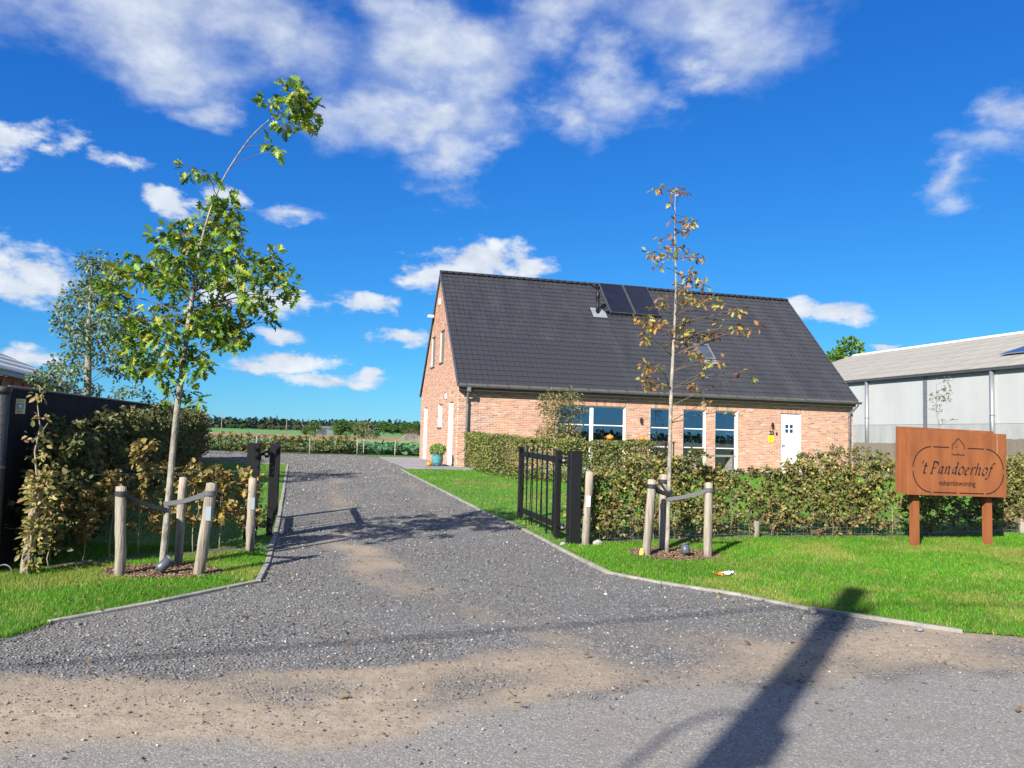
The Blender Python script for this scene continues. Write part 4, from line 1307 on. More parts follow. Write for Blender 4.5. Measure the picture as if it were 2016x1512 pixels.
def stroke(pts, w0, w1=None):
    """stroke of even width along a polyline"""
    w1 = w0 if w1 is None else w1
    vs = []; n = len(pts)
    for i, (x, z) in enumerate(pts):
        a = pts[max(i - 1, 0)]; b = pts[min(i + 1, n - 1)]
        d = Vector((b[0] - a[0], b[1] - a[1])).normalized(); w = (w0 + (w1 - w0) * i / max(1, n - 1)) / 2
        vs += [(x - d.y * w, z + d.x * w), (x + d.y * w, z - d.x * w)]
    return vs, [(2 * i, 2 * i + 1, 2 * i + 3, 2 * i + 2) for i in range(n - 1)]


def nib(pts, W=.03, ang=38, thin=.006):
    """pen stroke with a broad nib: thick downstrokes, thin joins"""
    c, s = math.cos(R(ang)) * W / 2, math.sin(R(ang)) * W / 2
    n = len(pts); vs = []
    for i, (x, z) in enumerate(pts):
        a = pts[max(i - 1, 0)]; b = pts[min(i + 1, n - 1)]
        d = Vector((b[0] - a[0], b[1] - a[1])).normalized()
        h = abs(-d.y * c + d.x * s); h = max(h, thin / 2)
        vs += [(x - d.y * h, z + d.x * h), (x + d.y * h, z - d.x * h)]
    return vs, [(2 * i, 2 * i + 1, 2 * i + 3, 2 * i + 2) for i in range(n - 1)]


def bez(*p, n=10):
    out = []
    for i in range(n + 1):
        t = i / n; q = [Vector(v) for v in p]
        while len(q) > 1: q = [q[k].lerp(q[k + 1], t) for k in range(len(q) - 1)]
        out.append((q[0].x, q[0].y))
    return out


# letters on a unit x-height, upright; slanted when placed
GL = {
    "'": (.3, [[(.12, 1.62), (.06, 1.25)]]),
    't': (.52, [[(.22, 1.4), (.2, .3)] , bez((.2, .3), (.18, -.08), (.5, .06)), [(.02, .98), (.46, .98)]]),
    ' ': (.4, []),
    'P': (.84, [[(.24, 1.55), (.2, .04)], bez((.08, 1.52), (.9, 1.66), (1.0, 1.2), (.84, .72), (.3, .72), n=16), [(.04, .0), (.38, .0)]]),
    'a': (.82, [bez((.62, .82), (.5, 1.06), (.02, .92), (.06, .28), (.14, -.2), (.5, .1), (.62, .6), n=18), [(.66, .98), (.62, .2)], bez((.62, .2), (.62, -.06), (.82, .12))]),
    'n': (.84, [[(.14, .98), (.14, .0)], bez((.14, .55), (.34, 1.1), (.64, 1.1), (.6, .62)), [(.6, .62), (.58, .2)], bez((.58, .2), (.6, -.06), (.82, .12))]),
    'd': (.82, [bez((.62, .82), (.5, 1.06), (.02, .92), (.06, .28), (.14, -.2), (.5, .1), (.62, .6), n=18), [(.66, 1.6), (.62, .2)], bez((.62, .2), (.62, -.06), (.82, .12)), [(.52, 1.55), (.66, 1.6)]]),
    'o': (.78, [bez((.42, 1.0), (-.02, 1.04), (-.04, -.04), (.34, 0), n=14), bez((.34, 0), (.78, -.02), (.82, 1.02), (.42, 1.0), n=14)]),
    'e': (.7, [bez((.08, .48), (.4, .5), (.66, .7), (.54, .94), (.3, 1.1), (.04, .8), (.06, .36), n=18), bez((.06, .36), (.1, -.1), (.42, -.08), (.64, .2))]),
    'r': (.6, [[(.14, .98), (.14, .0)], bez((.14, .55), (.28, 1.0), (.44, 1.08), (.6, .9))]),
    'h': (.84, [[(.14, 1.6), (.14, .0)], bez((.14, .55), (.34, 1.1), (.64, 1.1), (.6, .62)), [(.6, .62), (.58, .2)], bez((.58, .2), (.6, -.06), (.82, .12))]),
    'f': (.5, [bez((.66, 1.5), (.42, 1.75), (.28, 1.5), (.26, .9), n=12), [(.26, .9), (.2, .0)], bez((.2, .0), (.14, -.5), (-.1, -.55), (-.2, -.38)), [(.06, .98), (.48, .98)]]),
}


def lettering(txt, x0, zb, xh, sl=.3, W=.034, width=None):
    tot = sum(GL[c][0] for c in txt) * xh
    k = (width / tot) if width else 1
    polys = []; x = x0
    for c in txt:
        adv, st = GL[c]
        for s in st:
            pts = [(x + (px * 1.08 + pz * sl) * xh, zb + pz * xh) for px, pz in s]
            if len(pts) == 2: pts = [(pts[0][0] + (pts[1][0] - pts[0][0]) * t / 6, pts[0][1] + (pts[1][1] - pts[0][1]) * t / 6) for t in range(7)]
            for half in ((pts[:len(pts) // 2 + 1], pts[len(pts) // 2 + 1:]) if c in 'PdhnoaO' and len(pts) > 12 else (pts,)):    # stencil bridges
                if len(half) > 1: polys.append(nib(half, W))
        x += adv * xh * k
    return polys


cx = X0 + SWD / 2
flat(lettering("'t Pandoerhof", X0 + .2, bz0 + .315, .115, W=.038, width=1.3), 'lettering', fp, tl)
vk = text_mesh('vakantiewoning', .112, .0012, bold=.0006)
o = ob('lettering', vk, M['cut'], fp)
o.matrix_basis = tl @ Matrix.Translation((cx - .02, -.1625, bz0 + .145)) @ Matrix.Rotation(R(90), 4, 'X') @ Matrix.Diagonal((.95, 1, 1, 1))
# rounded border broken by bridges
xl, xr, zl, zh, rr = X0 + .08, X0 + SWD - .06, bz0 + .035, bz0 + .715, .33
arc = lambda ccx, ccz, a0, a1, n=12: [(ccx + rr * math.cos(R(a0 + (a1 - a0) * i / n)), ccz + rr * math.sin(R(a0 + (a1 - a0) * i / n))) for i in range(n + 1)]
lw = .017
bd = [stroke(arc(xl + rr, zh - rr, 92, 176), lw), stroke(arc(xl + rr, zl + rr, 184, 268), lw), stroke(arc(xr - rr, zl + rr, 272, 356), lw), stroke(arc(xr - rr, zh - rr, 4, 88), lw)]
for a, b in ((xl + rr + .03, cx - .17), (cx + .17, xr - rr - .03)): bd.append(stroke([(a, zh), (b, zh)], lw))
for a, b in ((xl + rr + .03, cx - .02), (cx + .02, xr - rr - .03)): bd.append(stroke([(a, zl), (b, zl)], lw))
flat(bd, 'border_inlay', fp, tl)
hz = zh - .1
hs = [stroke([(cx - .11, hz + .075), (cx - .11, hz + .13), (cx - .104, hz + .142), (cx - .008, hz + .238), (cx, hz + .243), (cx + .008, hz + .238), (cx + .104, hz + .142), (cx + .11, hz + .13), (cx + .11, hz + .08)], .013)]
hs += [stroke([(cx - .11, hz + .012), (cx - .105, hz - .005), (cx + .105, hz - .005), (cx + .11, hz + .012)], .014), stroke([(cx - .006, hz + .0), (cx - .006, hz + .03)], .012)]
hs += [stroke([(cx + q, hz + .105), (cx + q, hz + .12)], .014) for q in (-.055, -.02)]
flat(hs, 'house_emblem', fp, tl)

# ------------------------------------------------------------------ big grey barn and the mat fence in front of it
M['barnpanel'] = mat('barn_concrete_panel', (.385, .397, .39), .85, (.345, .357, .352), .8, stretch=(1, 1, .35), objrand=.03)
M['plinth'] = mat('barn_plinth', (.33, .34, .33), .9, (.26, .27, .265), 2.0, stretch=(1, 1, .3))
M['fibrecement'] = mat('corrugated_fibre_cement', (.24, .226, .205), .9, (.18, .17, .153), 2.2, stretch=(1, .25, 1), objrand=.05)
M['fibre_left'] = mat('pale_corrugated_sheet', (.8, .76, .68), .85, (.62, .58, .5), 1.6, objrand=.06)
BE, BA = (23.95, 36.0), R(104.7)            # eave point and bearing of the eave line
barn = thing('barn', (BE[0], BE[1], .4), BA, 'large pale grey panel barn with a corrugated roof behind the mat fence', 'barn')
# local x runs along the eave away from the viewer, local -y is the inside
EH = 5.22
S0, S1 = -9.0, 24.0
pipes = [-7.2, 1.62, 10.36, 19.1]
joints = [S0, -2.8, 1.62, 5.96, 10.36, 14.7, 19.1, S1]
for a, b in zip(joints[:-1], joints[1:]):
    ob('wall_panel', MB().box(a + .012, b - .012, -.24, -.06, 2.5, EH - .05), M['barnpanel'], barn)
    ob('plinth_panel', MB().box(a + .012, b - .012, -.24, -.05, -.4, 2.485), M['plinth'], barn)
ob('backing_wall', MB().box(S0 + .05, S1 - .05, -10, -.23, -.4, EH - .06), M['plinth'], barn)
ob('column', MB().box(5.96 - .14, 5.96 + .14, -.08, -.035, -.3, EH - .1), M['zinc'], barn)
ob('column', MB().box(14.7 - .14, 14.7 + .14, -.08, -.035, -.3, EH - .1), M['zinc'], barn)
for s in pipes:
    d = ob('downpipe', MB().tube([(s, .06, EH - .15), (s, .06, -.3)], .11, 12), M['galv'], barn, True)
    for z in (1.2, 2.9): ob('pipe_collar', MB().tube([(s, .06, z - .04), (s, .06, z + .04)], .118, 12), M['zinc'], d)
ob('gutter', MB().box(S0, S1, .02, .2, EH - .12, EH + .02), M['zinc_dark'], barn)
bp = math.atan2(3.15, 10)
br = Matrix.Translation((0, .24, EH + .02)) @ Matrix.Rotation(math.pi, 4, 'Z') @ Matrix.Rotation(bp, 4, 'X')     # x reversed, y up slope
def sheet_mesh(w, l, pitch, amp):
    n = int(w / pitch * 4); xs = np.linspace(0, w, n + 1)
    top = [(x, y, amp * math.cos(2 * math.pi * x / pitch)) for y in (0, l) for x in xs]; m_ = n + 1
    low = [(x, 0, z - .012) for x, _, z in top[:m_]]
    return MB().add(top + low, [(i, i + 1, m_ + i + 1, m_ + i) for i in range(n)] + [(2 * m_ + i, 2 * m_ + i + 1, i + 1, i) for i in range(n)])
shm = sheet_mesh(1.062, 1.62, .177, .026).mesh('roof_sheet', True); shm.materials.append(M['fibrecement'])
for r_ in range(7):
    for c_ in range(int((S1 - S0) / 1.062) + 1):
        o = ob('roof_sheet', shm, None, barn)
        o.matrix_basis = br @ Matrix.Translation((-S1 + c_ * 1.062, r_ * 1.5, .0 + .012 * (7 - r_) * 0)) @ Matrix.Rotation(R(-.55), 4, 'X')
ob('far_roof', MB().add([(S0, -10.0, EH + 3.2), (S1, -10.0, EH + 3.2), (S1, -20, EH), (S0, -20, EH)], [(0, 1, 2, 3)]).add([(S1, 0, EH), (S1, -10, EH + 3.1), (S1, -20, EH), (S1, -20, -.4), (S1, 0, -.4)], [(0, 1, 2, 3, 4)]), M['fibrecement'], barn)
ob('ridge_cap', MB().tube([(S0, -9.95, EH + 3.2), (S1, -9.95, EH + 3.2)], .14, 8), M['fibre_left'], barn)
M['pv'] = mat('blue_solar_panel', (.012, .025, .11), .15, spec=.6)
for r_ in range(4):
    for c_ in range(7):
        p = ob('solar_panel', MB().box(.012, 1.64, .012, .99, .1, .14), M['pv'], barn)
        p.matrix_basis = br @ Matrix.Translation((-3.45 + c_ * 1.66, 2.8 + r_ * 1.0, .0))
        ob('panel_frame', MB().box(0, 1.652, 0, .012, .09, .145).box(0, 1.652, .99, 1.0, .09, .145), M['galv'], p)

M['mat'] = mat('heather_mat', (.16, .13, .1), .95, (.27, .23, .185), 30, contrast=(.4, .6), stretch=(6, 6, .35), bump=.8, bscale=80)
mf = thing('mat_fence', (20.8, 40.0, .3), 0, 'brown heather mat fence in front of the grey barn', 'fence')
FP = [(12.5, 42.0, 1.8), (17.9, 40.6, 1.79), (18.6, 37.5, 1.82), (19.5, 30.0, 2.07), (20.8, 22.0, 2.1)]
for (xa, ya, za_), (xb, yb, zb_) in zip(FP[:-1], FP[1:]):
    n = max(2, int(math.hypot(xb - xa, yb - ya) / 2))
    for i in range(n):
        t0, t1 = i / n, (i + 1) / n
        q = []
        k = 10
        for j in range(k + 1):
            t = t0 + (t1 - t0) * j / k
            q.append((xa + (xb - xa) * t - 20.8, ya + (yb - ya) * t - 40, za_ + (zb_ - za_) * t - .3 + random.uniform(-.02, .02)))
        mb = MB(); nv = Vector((yb - ya, -(xb - xa), 0)).normalized() * .03
        mb.add([(x, y, -.3) for x, y, z in q] + q + [(x - nv.x, y - nv.y, z) for x, y, z in q] + [(x - nv.x, y - nv.y, -.3) for x, y, z in q],
               [(a * (k + 1) + j, a * (k + 1) + j + 1, (a + 1) * (k + 1) + j + 1, (a + 1) * (k + 1) + j) for a in range(3) for j in range(k)])
        ob('mat_panel', mb, M['mat'], mf)

# ------------------------------------------------------------------ neighbour's brick shed, far left
sh = thing('brick_shed', (-27.6, 41.5, .4), R(108.0), 'orange brick shed with a pale corrugated roof behind the black fence', 'shed')
M['shedbrick'] = mat('shed_brick', (.36, .12, .045), .9, (.27, .085, .035), 6)
SE = 4.1
wl = MB().box(-12, 17.2, .35, 9, -.5, SE - .3)
ob('wall', wl, M['shedbrick'], sh)
for i in range(14):
    ob('pier', MB().box(-11.5 + i * 2.1, -11.2 + i * 2.1, .22, .345, -.4, SE - .5), M['shedbrick'], sh)
ob('fascia', MB().box(-12.2, 17.4, .0, .06, SE - .3, SE - .02), M['zinc'], sh)
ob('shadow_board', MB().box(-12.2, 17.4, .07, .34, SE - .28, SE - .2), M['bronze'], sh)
shl = sheet_mesh(1.062, 1.62, .177, .028).mesh('roof_sheet', True); shl.materials.append(M['fibre_left'])
sr = Matrix.Translation((0, -.15, SE)) @ Matrix.Rotation(math.atan2(3.6, 8.6), 4, 'X')
for r_ in range(6):
    for c_ in range(28):
        o = ob('roof_sheet', shl, None, sh)
        o.matrix_basis = sr @ Matrix.Translation((-12.2 + c_ * 1.062, r_ * 1.5, 0)) @ Matrix.Rotation(R(-.55), 4, 'X')
ob('gable', MB().add([(17.3, .35, SE - .3), (17.3, 9, SE - .3), (17.3, 8.6, SE + 3.4), (17.3, .2, SE - .05)], [(0, 1, 2, 3)]), M['shedbrick'], sh)
ob('strut', MB().tube([(1.0, .3, SE - 1.2), (.6, .02, SE - .3)], .05, 6), M['galv'], sh)

# ------------------------------------------------------------------ black screen fence along the left boundary
M['screen'] = mat('black_privacy_screen', (.009, .009, .011), .85, (.014, .014, .016), 1.5, bump=.4, bscale=240, spec=.2)
FA, FB = Vector((-5.36, 8.2)), Vector((-11.88, 29.0))
fence = thing('screen_fence', (FA.x, FA.y, g(8.2)), 0, 'tall black privacy-screen fence running back beside the shaded hedge', 'fence')
fd = (FB - FA); FLn = fd.length; fd.normalize(); fn = Vector((-fd.y, fd.x))
ztop = lambda t: 2.03 + (2.29 - 2.03) * t
npan = 9
for i in range(npan):
    k = 14; rows = 8; V, F = [], []
    for r_ in range(rows + 1):
        for j in range(k + 1):
            t = (i + j / k) / npan; p = FA + fd * FLn * t
            z0 = g(p.y) - .1; z1 = ztop(t) + .01 * math.sin(j / k * math.pi)
            w = .012 * math.sin(j * 2.1 + r_ * .8 + i) * math.sin(math.pi * j / k)
            V.append((p.x + fn.x * w, p.y + fn.y * w, z0 + (z1 - z0) * r_ / rows))
    for r_ in range(rows):
        for j in range(k): F.append((r_ * (k + 1) + j, r_ * (k + 1) + j + 1, (r_ + 1) * (k + 1) + j + 1, (r_ + 1) * (k + 1) + j))
    wob('screen_panel', np_mesh('screen_panel', np.array(V), np.array(F), None, True), M['screen'], fence)
for i in range(1, npan + 1):
    p = FA + fd * FLn * i / npan - fn * -.03
    wob('post', MB().tube([(p.x, p.y, g(p.y) - .2), (p.x, p.y, ztop(i / npan) - .02)], .024, 10), M['tar'], fence, True)
# the screen turns the corner and follows the road to the left
fr2 = thing('screen_fence', (FA.x, FA.y - .05, g(8.1)), R(194.0), 'black privacy screen following the road, left of the tarred end post', 'fence')
for i in range(4): ob('screen_panel', MB().box(.1 + i * 2.2, 2.28 + i * 2.2, -.008, .008, -.1, 1.97), M['screen'], fr2)
for i in range(1, 5): ob('post', MB().tube([(.09 + i * 2.2, .03, -.2), (.09 + i * 2.2, .03, 1.95)], .024, 10), M['tar'], fr2, True)
wob('top_rail', MB().tube([(FA.x, FA.y, 2.02), (FB.x, FB.y, 2.285)], .018, 8), M['lamp_grey'], fence, True)
ep = thing('fence_post', (-5.37, 8.12, g(8.12)), 0, 'thick tarred black end post with a ring collar in front of the black screen', 'post')
ob('tube', MB().tube([(.0, 0, -.3), (.0, 0, 1.94)], .07, 20), M['tar'], ep, True)
ob('collar', MB().tube([(0, 0, 1.89), (0, 0, 1.925), (0, 0, 1.955), (0, 0, 1.97)], [.078, .084, .084, .075], 20), M['tar'], ep, True)
ob('band', MB().tube([(0, 0, 1.1), (0, 0, 1.13)], .074, 20), M['lamp_grey'], ep, True)
pl = thing('notice_plate', (-5.30, 8.32, 1.82), R(18), 'small pale yellow notice plate fixed to the black screen', 'notice')
M['plate_yellow'] = mat('notice_yellow', (.62, .6, .33), .5)
ob('plate', MB().box(-.045, .045, -.004, .004, -.08, .08), M['plate_yellow'], pl)
ob('picture', MB().box(-.033, .033, -.0065, -.0042, -.03, .034), M['greyplate'], pl)
ob('picture_centre', MB().box(-.014, .014, -.0085, -.0068, -.012, .016), M['whiteplate'], pl)
for z in (.055, -.05, -.062): ob('printed_line', MB().box(-.026, .026, -.0065, -.0042, z - .004, z + .004), M['oldwood'], pl)

# ------------------------------------------------------------------ pot, pumpkins, table, bench by the house
def hloc(u, v, z=.046):
    return (HX + u * math.cos(HT) - v * math.sin(HT), HY + u * math.sin(HT) + v * math.cos(HT), HZ + z)


M['teal'] = mat('teal_glaze', (.06, .2, .22), .25, (.1, .27, .29), 8, coat=.4)
pot = thing('plant_pot', hloc(-.62, .15), 0, 'teal glazed pot by the gable door', 'pot'); pot.scale = (.88, .88, .9)
ob('body', MB().lathe([(.12, 0), (.17, .03), (.225, .2), (.235, .33), (.21, .4), (.235, .43), (.235, .45), (.2, .45), (.19, .38)], 28), M['teal'], pot, True)
for z in (.12, .2, .28): ob('rib', MB().lathe([(.2 + z * .08, z - .006), (.212 + z * .085, z), (.2 + z * .08, z + .006)], 28), M['teal'], pot, True)
ob('compost', MB().lathe([(.185, .4), (.1, .42)], 20), M['soil'], pot)


def pumpkin(loc, r, label):
    root = thing('pumpkin', loc, random.uniform(0, 6), label, 'pumpkin')
    k = 9
    pr = [(r * math.sin(a) ** .8 if 0 < a < math.pi else .01, r * .74 * (1 - math.cos(a))) for a in np.linspace(.12, math.pi - .12, 12)]
    ob('fruit', MB().lathe(pr, 40, lobes=18, amp=.1), M['pumpkin'], root, True)
    ob('stalk', MB().tube([(0, 0, r * 1.4), (.005, 0, r * 1.6), (.02, .01, r * 1.8)], [r * .16, r * .11, r * .13], 8), M['stalk'], root, True)


pumpkin(hloc(-.92, -.02), .1, 'small orange pumpkin on the paving beside the teal pot')
ld = thing('doormat', hloc(-.45, 1.2), HT, 'dark doormat outside the gable door', 'doormat')
ob('mat', MB().box(-.3, .35, -.4, .4, 0, .018, ch=.01), M['soil'], ld)
ob('edge_strip', MB().box(-.32, -.302, -.4, .4, 0, .012), M['rubber'], ld)

# bar-height metal table with two stools and pumpkins on it, in front of the big window
tb = thing('garden_table', hloc(6.35, -1.45), HT, 'dark bar-height metal garden table in front of the windows', 'table')
ob('top', MB().box(-1.5, 1.0, -.35, .35, 1.03, 1.06, ch=.01), M['bronze'], tb)
for x in (-1.42, .92):
    for y in (-.3, .3): ob('leg', MB().box(x - .02, x + .02, y - .02, y + .02, 0, 1.03), M['bronze'], tb)
ob('stretcher', MB().box(-1.4, .9, -.012, .012, .2, .23), M['bronze'], tb)
pumpkin(hloc(6.2, -1.5, 1.106), .1, 'orange pumpkin at the middle of the dark metal table')
pumpkin(hloc(5.05, -1.42, 1.106), .115, 'bigger orange pumpkin at the left end of the dark metal table')


def bar_chair(u, v, rz, label):
    c = thing('bar_chair', hloc(u, v), HT + rz, label, 'chair', 'metal bar chairs by the house')
    ob('seat', MB().box(-.2, .2, -.2, .2, .7, .72, ch=.02), M['bronze'], c)
    for x in (-.18, .18):
        ob('leg', MB().tube([(x, -.18, .7), (x * 1.15, -.22, 0)], .012, 8), M['bronze'], c)
        ob('leg', MB().tube([(x, .18, .7), (x * 1.15, .24, 0)], .012, 8), M['bronze'], c)
    ob('back_frame', MB().tube([(-.19, .19, .7), (-.19, .23, 1.0), (-.1, .24, 1.03), (.1, .24, 1.03), (.19, .23, 1.0), (.19, .19, .7)], .012, 8), M['bronze'], c, True)
    for x in (-.08, 0, .08): ob('spindle', MB().tube([(x, .2, .72), (x, .24, 1.03)], .007, 6), M['bronze'], c)
    ob('foot_ring', MB().tube([(-.2, -.2, .25), (.2, -.2, .25), (.2, .22, .25), (-.2, .22, .25), (-.2, -.2, .25)], .009, 6), M['bronze'], c)


bar_chair(6.05, -2.0, math.pi, 'dark metal bar chair pulled up to the near side of the garden table')
bar_chair(6.7, -2.0, math.pi, 'dark metal bar chair pulled up to the near side of the garden table')
bn = thing('garden_bench', hloc(8.15, -2.6, 0), HT, 'weathered plank bench with a tall grass planter in front of the windows', 'bench')
for k in range(2): ob('plank', MB().box(-.7, .9, -.2 + k * .2, -.01 + k * .2, .64, .7), M['oldwood'], bn)
for x in (-.6, .75): ob('leg', MB().box(x - .04, x + .04, -.18, .18, -.06, .64), M['oldwood'], bn)
pt = thing('planter_trough', hloc(7.9, -2.0, 0), HT, 'dark trough of upright green sedge behind the plank bench', 'planter')
ob('trough', MB().box(-.5, .6, -.17, .17, -.05, .3, ch=.01), M['zinc_dark'], pt)
n = 170
P_ = np.stack([rng.uniform(-.45, .55, n), rng.uniform(-.13, .13, n), np.full(n, .28)], -1)
D_ = rdir(n, 2.2, .3); 
o = ob('leaves', leafset('leaves', P_, D_, rdir(n), rng.uniform(.25, .5, n), palette(n, [(.12, .3, .02), (.2, .4, .04)], [1, 1]), dict(v=[(0, .02), (0, -.02), (1, 0)], f=[(0, 1, 2)], fold=0, droop=.1)), M['leaf'], pt); tag(o, kind='stuff')

# ------------------------------------------------------------------ small things on the ground
lt = thing('litter_packet', (2.51, 9.04, LXg(9.04) + .03), .4, 'crumpled orange and white food packet on the lawn', 'litter')
M['litter_w'] = mat('packet_white', (.75, .75, .74), .5); M['litter_o'] = mat('packet_orange', (.75, .17, .03), .45)
def crumple(x0, x1, m_, nm):
    mb = MB(); k, l = 7, 5
    vs = [(x0 + (x1 - x0) * i / k + random.uniform(-.008, .008), -.05 + .1 * j / l + random.uniform(-.01, .01), random.uniform(-.012, .03)) for j in range(l + 1) for i in range(k + 1)]
    mb.add(vs, [(j * (k + 1) + i, j * (k + 1) + i + 1, (j + 1) * (k + 1) + i + 1, (j + 1) * (k + 1) + i) for j in range(l) for i in range(k)])
    ob(nm, mb, M[m_], lt)
crumple(0, .14, 'litter_w', 'wrapper'); crumple(-.13, -.01, 'litter_o', 'flap')


def rock(loc, r, label, sq=.7, m_='stone'):
    n = 10; mb = MB(); V = []
    for i in range(6):
        a = math.pi * i / 5
        for k in range(n): 
            q = r * random.uniform(.8, 1.15)
            V.append((q * math.sin(a) * math.cos(2 * math.pi * k / n), q * math.sin(a) * math.sin(2 * math.pi * k / n) * .8, q * sq * math.cos(a)))
    mb.add(V, [(i * n + k, i * n + (k + 1) % n, (i + 1) * n + (k + 1) % n, (i + 1) * n + k) for i in range(5) for k in range(n)])
    tag(ob('stone', mb, M[m_], None, loc=loc), label, 'stone')


rock((2.93, 7.45, .06), .035, 'pale rounded stone against the edging near the pole shadow')
rock((3.66, 6.93, .045), .05, 'flat grey stone lying at the road end of the edging', .4, 'sill')
rock((1.28, 11.08, LXg(11.08) + .01), .075, 'broken pale block at the foot of the white-tagged stake', .7)
rock((.78, 10.95, LXg(10.95) + .01), .045, 'small pale stone at the foot of the black gate post', .6)
rock((-3.1, 9.9, LXg(9.9) + .01), .045, 'white pebble beside the grey-blue tagged stake', .6, 'whiteplate')
ym = thing('marker_cap', (1.76, 10.2, LXg(10.2)), 0, 'small yellow plastic marker against the leaning stake', 'marker')
ob('cone', MB().lathe([(.035, 0), (.03, .06), (.018, .1), (.01, .105)], 12), mat('marker_yellow', (.8, .62, .08), .5), ym, True)
hp = tag(ob('hose_loop', MB().tube([(-5.21 + .09 * math.cos(a), 8.1, LXg(8.1) + .1 * math.sin(a)) for a in np.linspace(-.2, math.pi + .2, 14)], .008, 8), M['lamp_grey'], None, True), 'grey hose loop sticking out of the ground beside the beech-wrapped stake', 'hose')

# ------------------------------------------------------------------ utility pole across the road (its shadow crosses the picture)
SH = 1 / math.tan(R(SUN_EL)); SDX, SDY = math.sin(R(SUN_AZ)) * SH, math.cos(R(SUN_AZ)) * SH
PH = 8.6
PX, PY = 3.89 - PH * SDX, 8.63 - PH * SDY
pole = thing('utility_pole', (PX, PY, -.04), 0, 'wooden utility pole on the far side of the road', 'pole')
ob('mast', MB().tube([(0, 0, -.3), (0, 0, 4), (0, 0, PH)], [.16, .15, .135], 16), M['oldwood'], pole, True)
ob('junction_box', MB().box(.1, .2, -.08, .08, 5.45, 5.8), M['lamp_grey'], pole)
ob('cable_loop', MB().tube([(-.12, 0, 5.95), (-.25, .03, 5.97), (-.42, .04, 5.75), (-.45, .04, 5.35), (-.35, .02, 5.1), (-.14, 0, 5.0)], .02, 8), M['black'], pole, True)
ob('cross_arm', MB().box(-.3, .3, -.05, .05, PH - .75, PH - .65), M['oldwood'], pole)
for x in (-.25, .25): ob('insulator', MB().lathe([(.03, PH - .65), (.045, PH - .6), (.03, PH - .55), (.04, PH - .5), (.02, PH - .46)], 12, Matrix.Translation((x, 0, 0))), M['whiteplate'], pole, True)


def wire(a, b, sag, label, r=.03):
    root = thing('overhead_cable', a, 0, label, 'cable')
    pts = [(0 + (b[0] - a[0]) * t, (b[1] - a[1]) * t, (b[2] - a[2]) * t - sag * 4 * t * (1 - t)) for t in np.linspace(0, 1, 26)]
    ob('strand', MB().tube(pts, r, 6), M['black'], root)


wire((PX - .25, PY, PH - .5), (PX - 40, PY - 10.0, PH - .4), 1.6, 'overhead cable leaving the utility pole to the left', .02)
wire((PX + .25, PY, PH - .5), (PX + 40, PY + 9.6, PH - .4), 1.2, 'overhead cable leaving the utility pole to the right', .02)

# ------------------------------------------------------------------ trees
def leaf_objects(parent, me_kind, P, D, Nn, S, C, tmpl, limit=300):
    """the leaves that show largest become single parts, the others one mesh"""
    n = len(P); order = np.argsort(np.linalg.norm(P - np.array([0, 0, EYE]), axis=1) / S)
    one, many = order[:limit], order[limit:]
    nv = 12; var = []
    qi = one[rng.integers(0, len(one), nv)]
    e = np.eye(3)
    for k in range(nv):
        me = leafset('leaf', np.zeros((1, 3)), e[:1], e[2:3], np.ones(1), C[qi[k]:qi[k] + 1], tmpl); me.materials.append(M['leaf']); var.append(me)
    base = Matrix.Translation(parent.location).inverted()
    vc = C[qi]
    for i in one:
        k = int(np.argmin(((vc - C[i]) ** 2).sum(1) + rng.random(nv) * .0005))
        d = Vector(D[i]).normalized(); b = Vector(Nn[i]).cross(d).normalized(); z = d.cross(b); s = S[i]
        o = bpy.data.objects.new('leaf', var[k]); COL.objects.link(o); o.parent = parent
        o.matrix_basis = base @ Matrix(((d.x * s, b.x * s, z.x * s, P[i][0]), (d.y * s, b.y * s, z.y * s, P[i][1]), (d.z * s, b.z * s, z.z * s, P[i][2]), (0, 0, 0, 1)))
    if len(many):
        tag(wob('foliage', leafset('foliage', P[many], D[many], Nn[many], S[many], C[many], tmpl), M['leaf'], parent), kind='stuff')


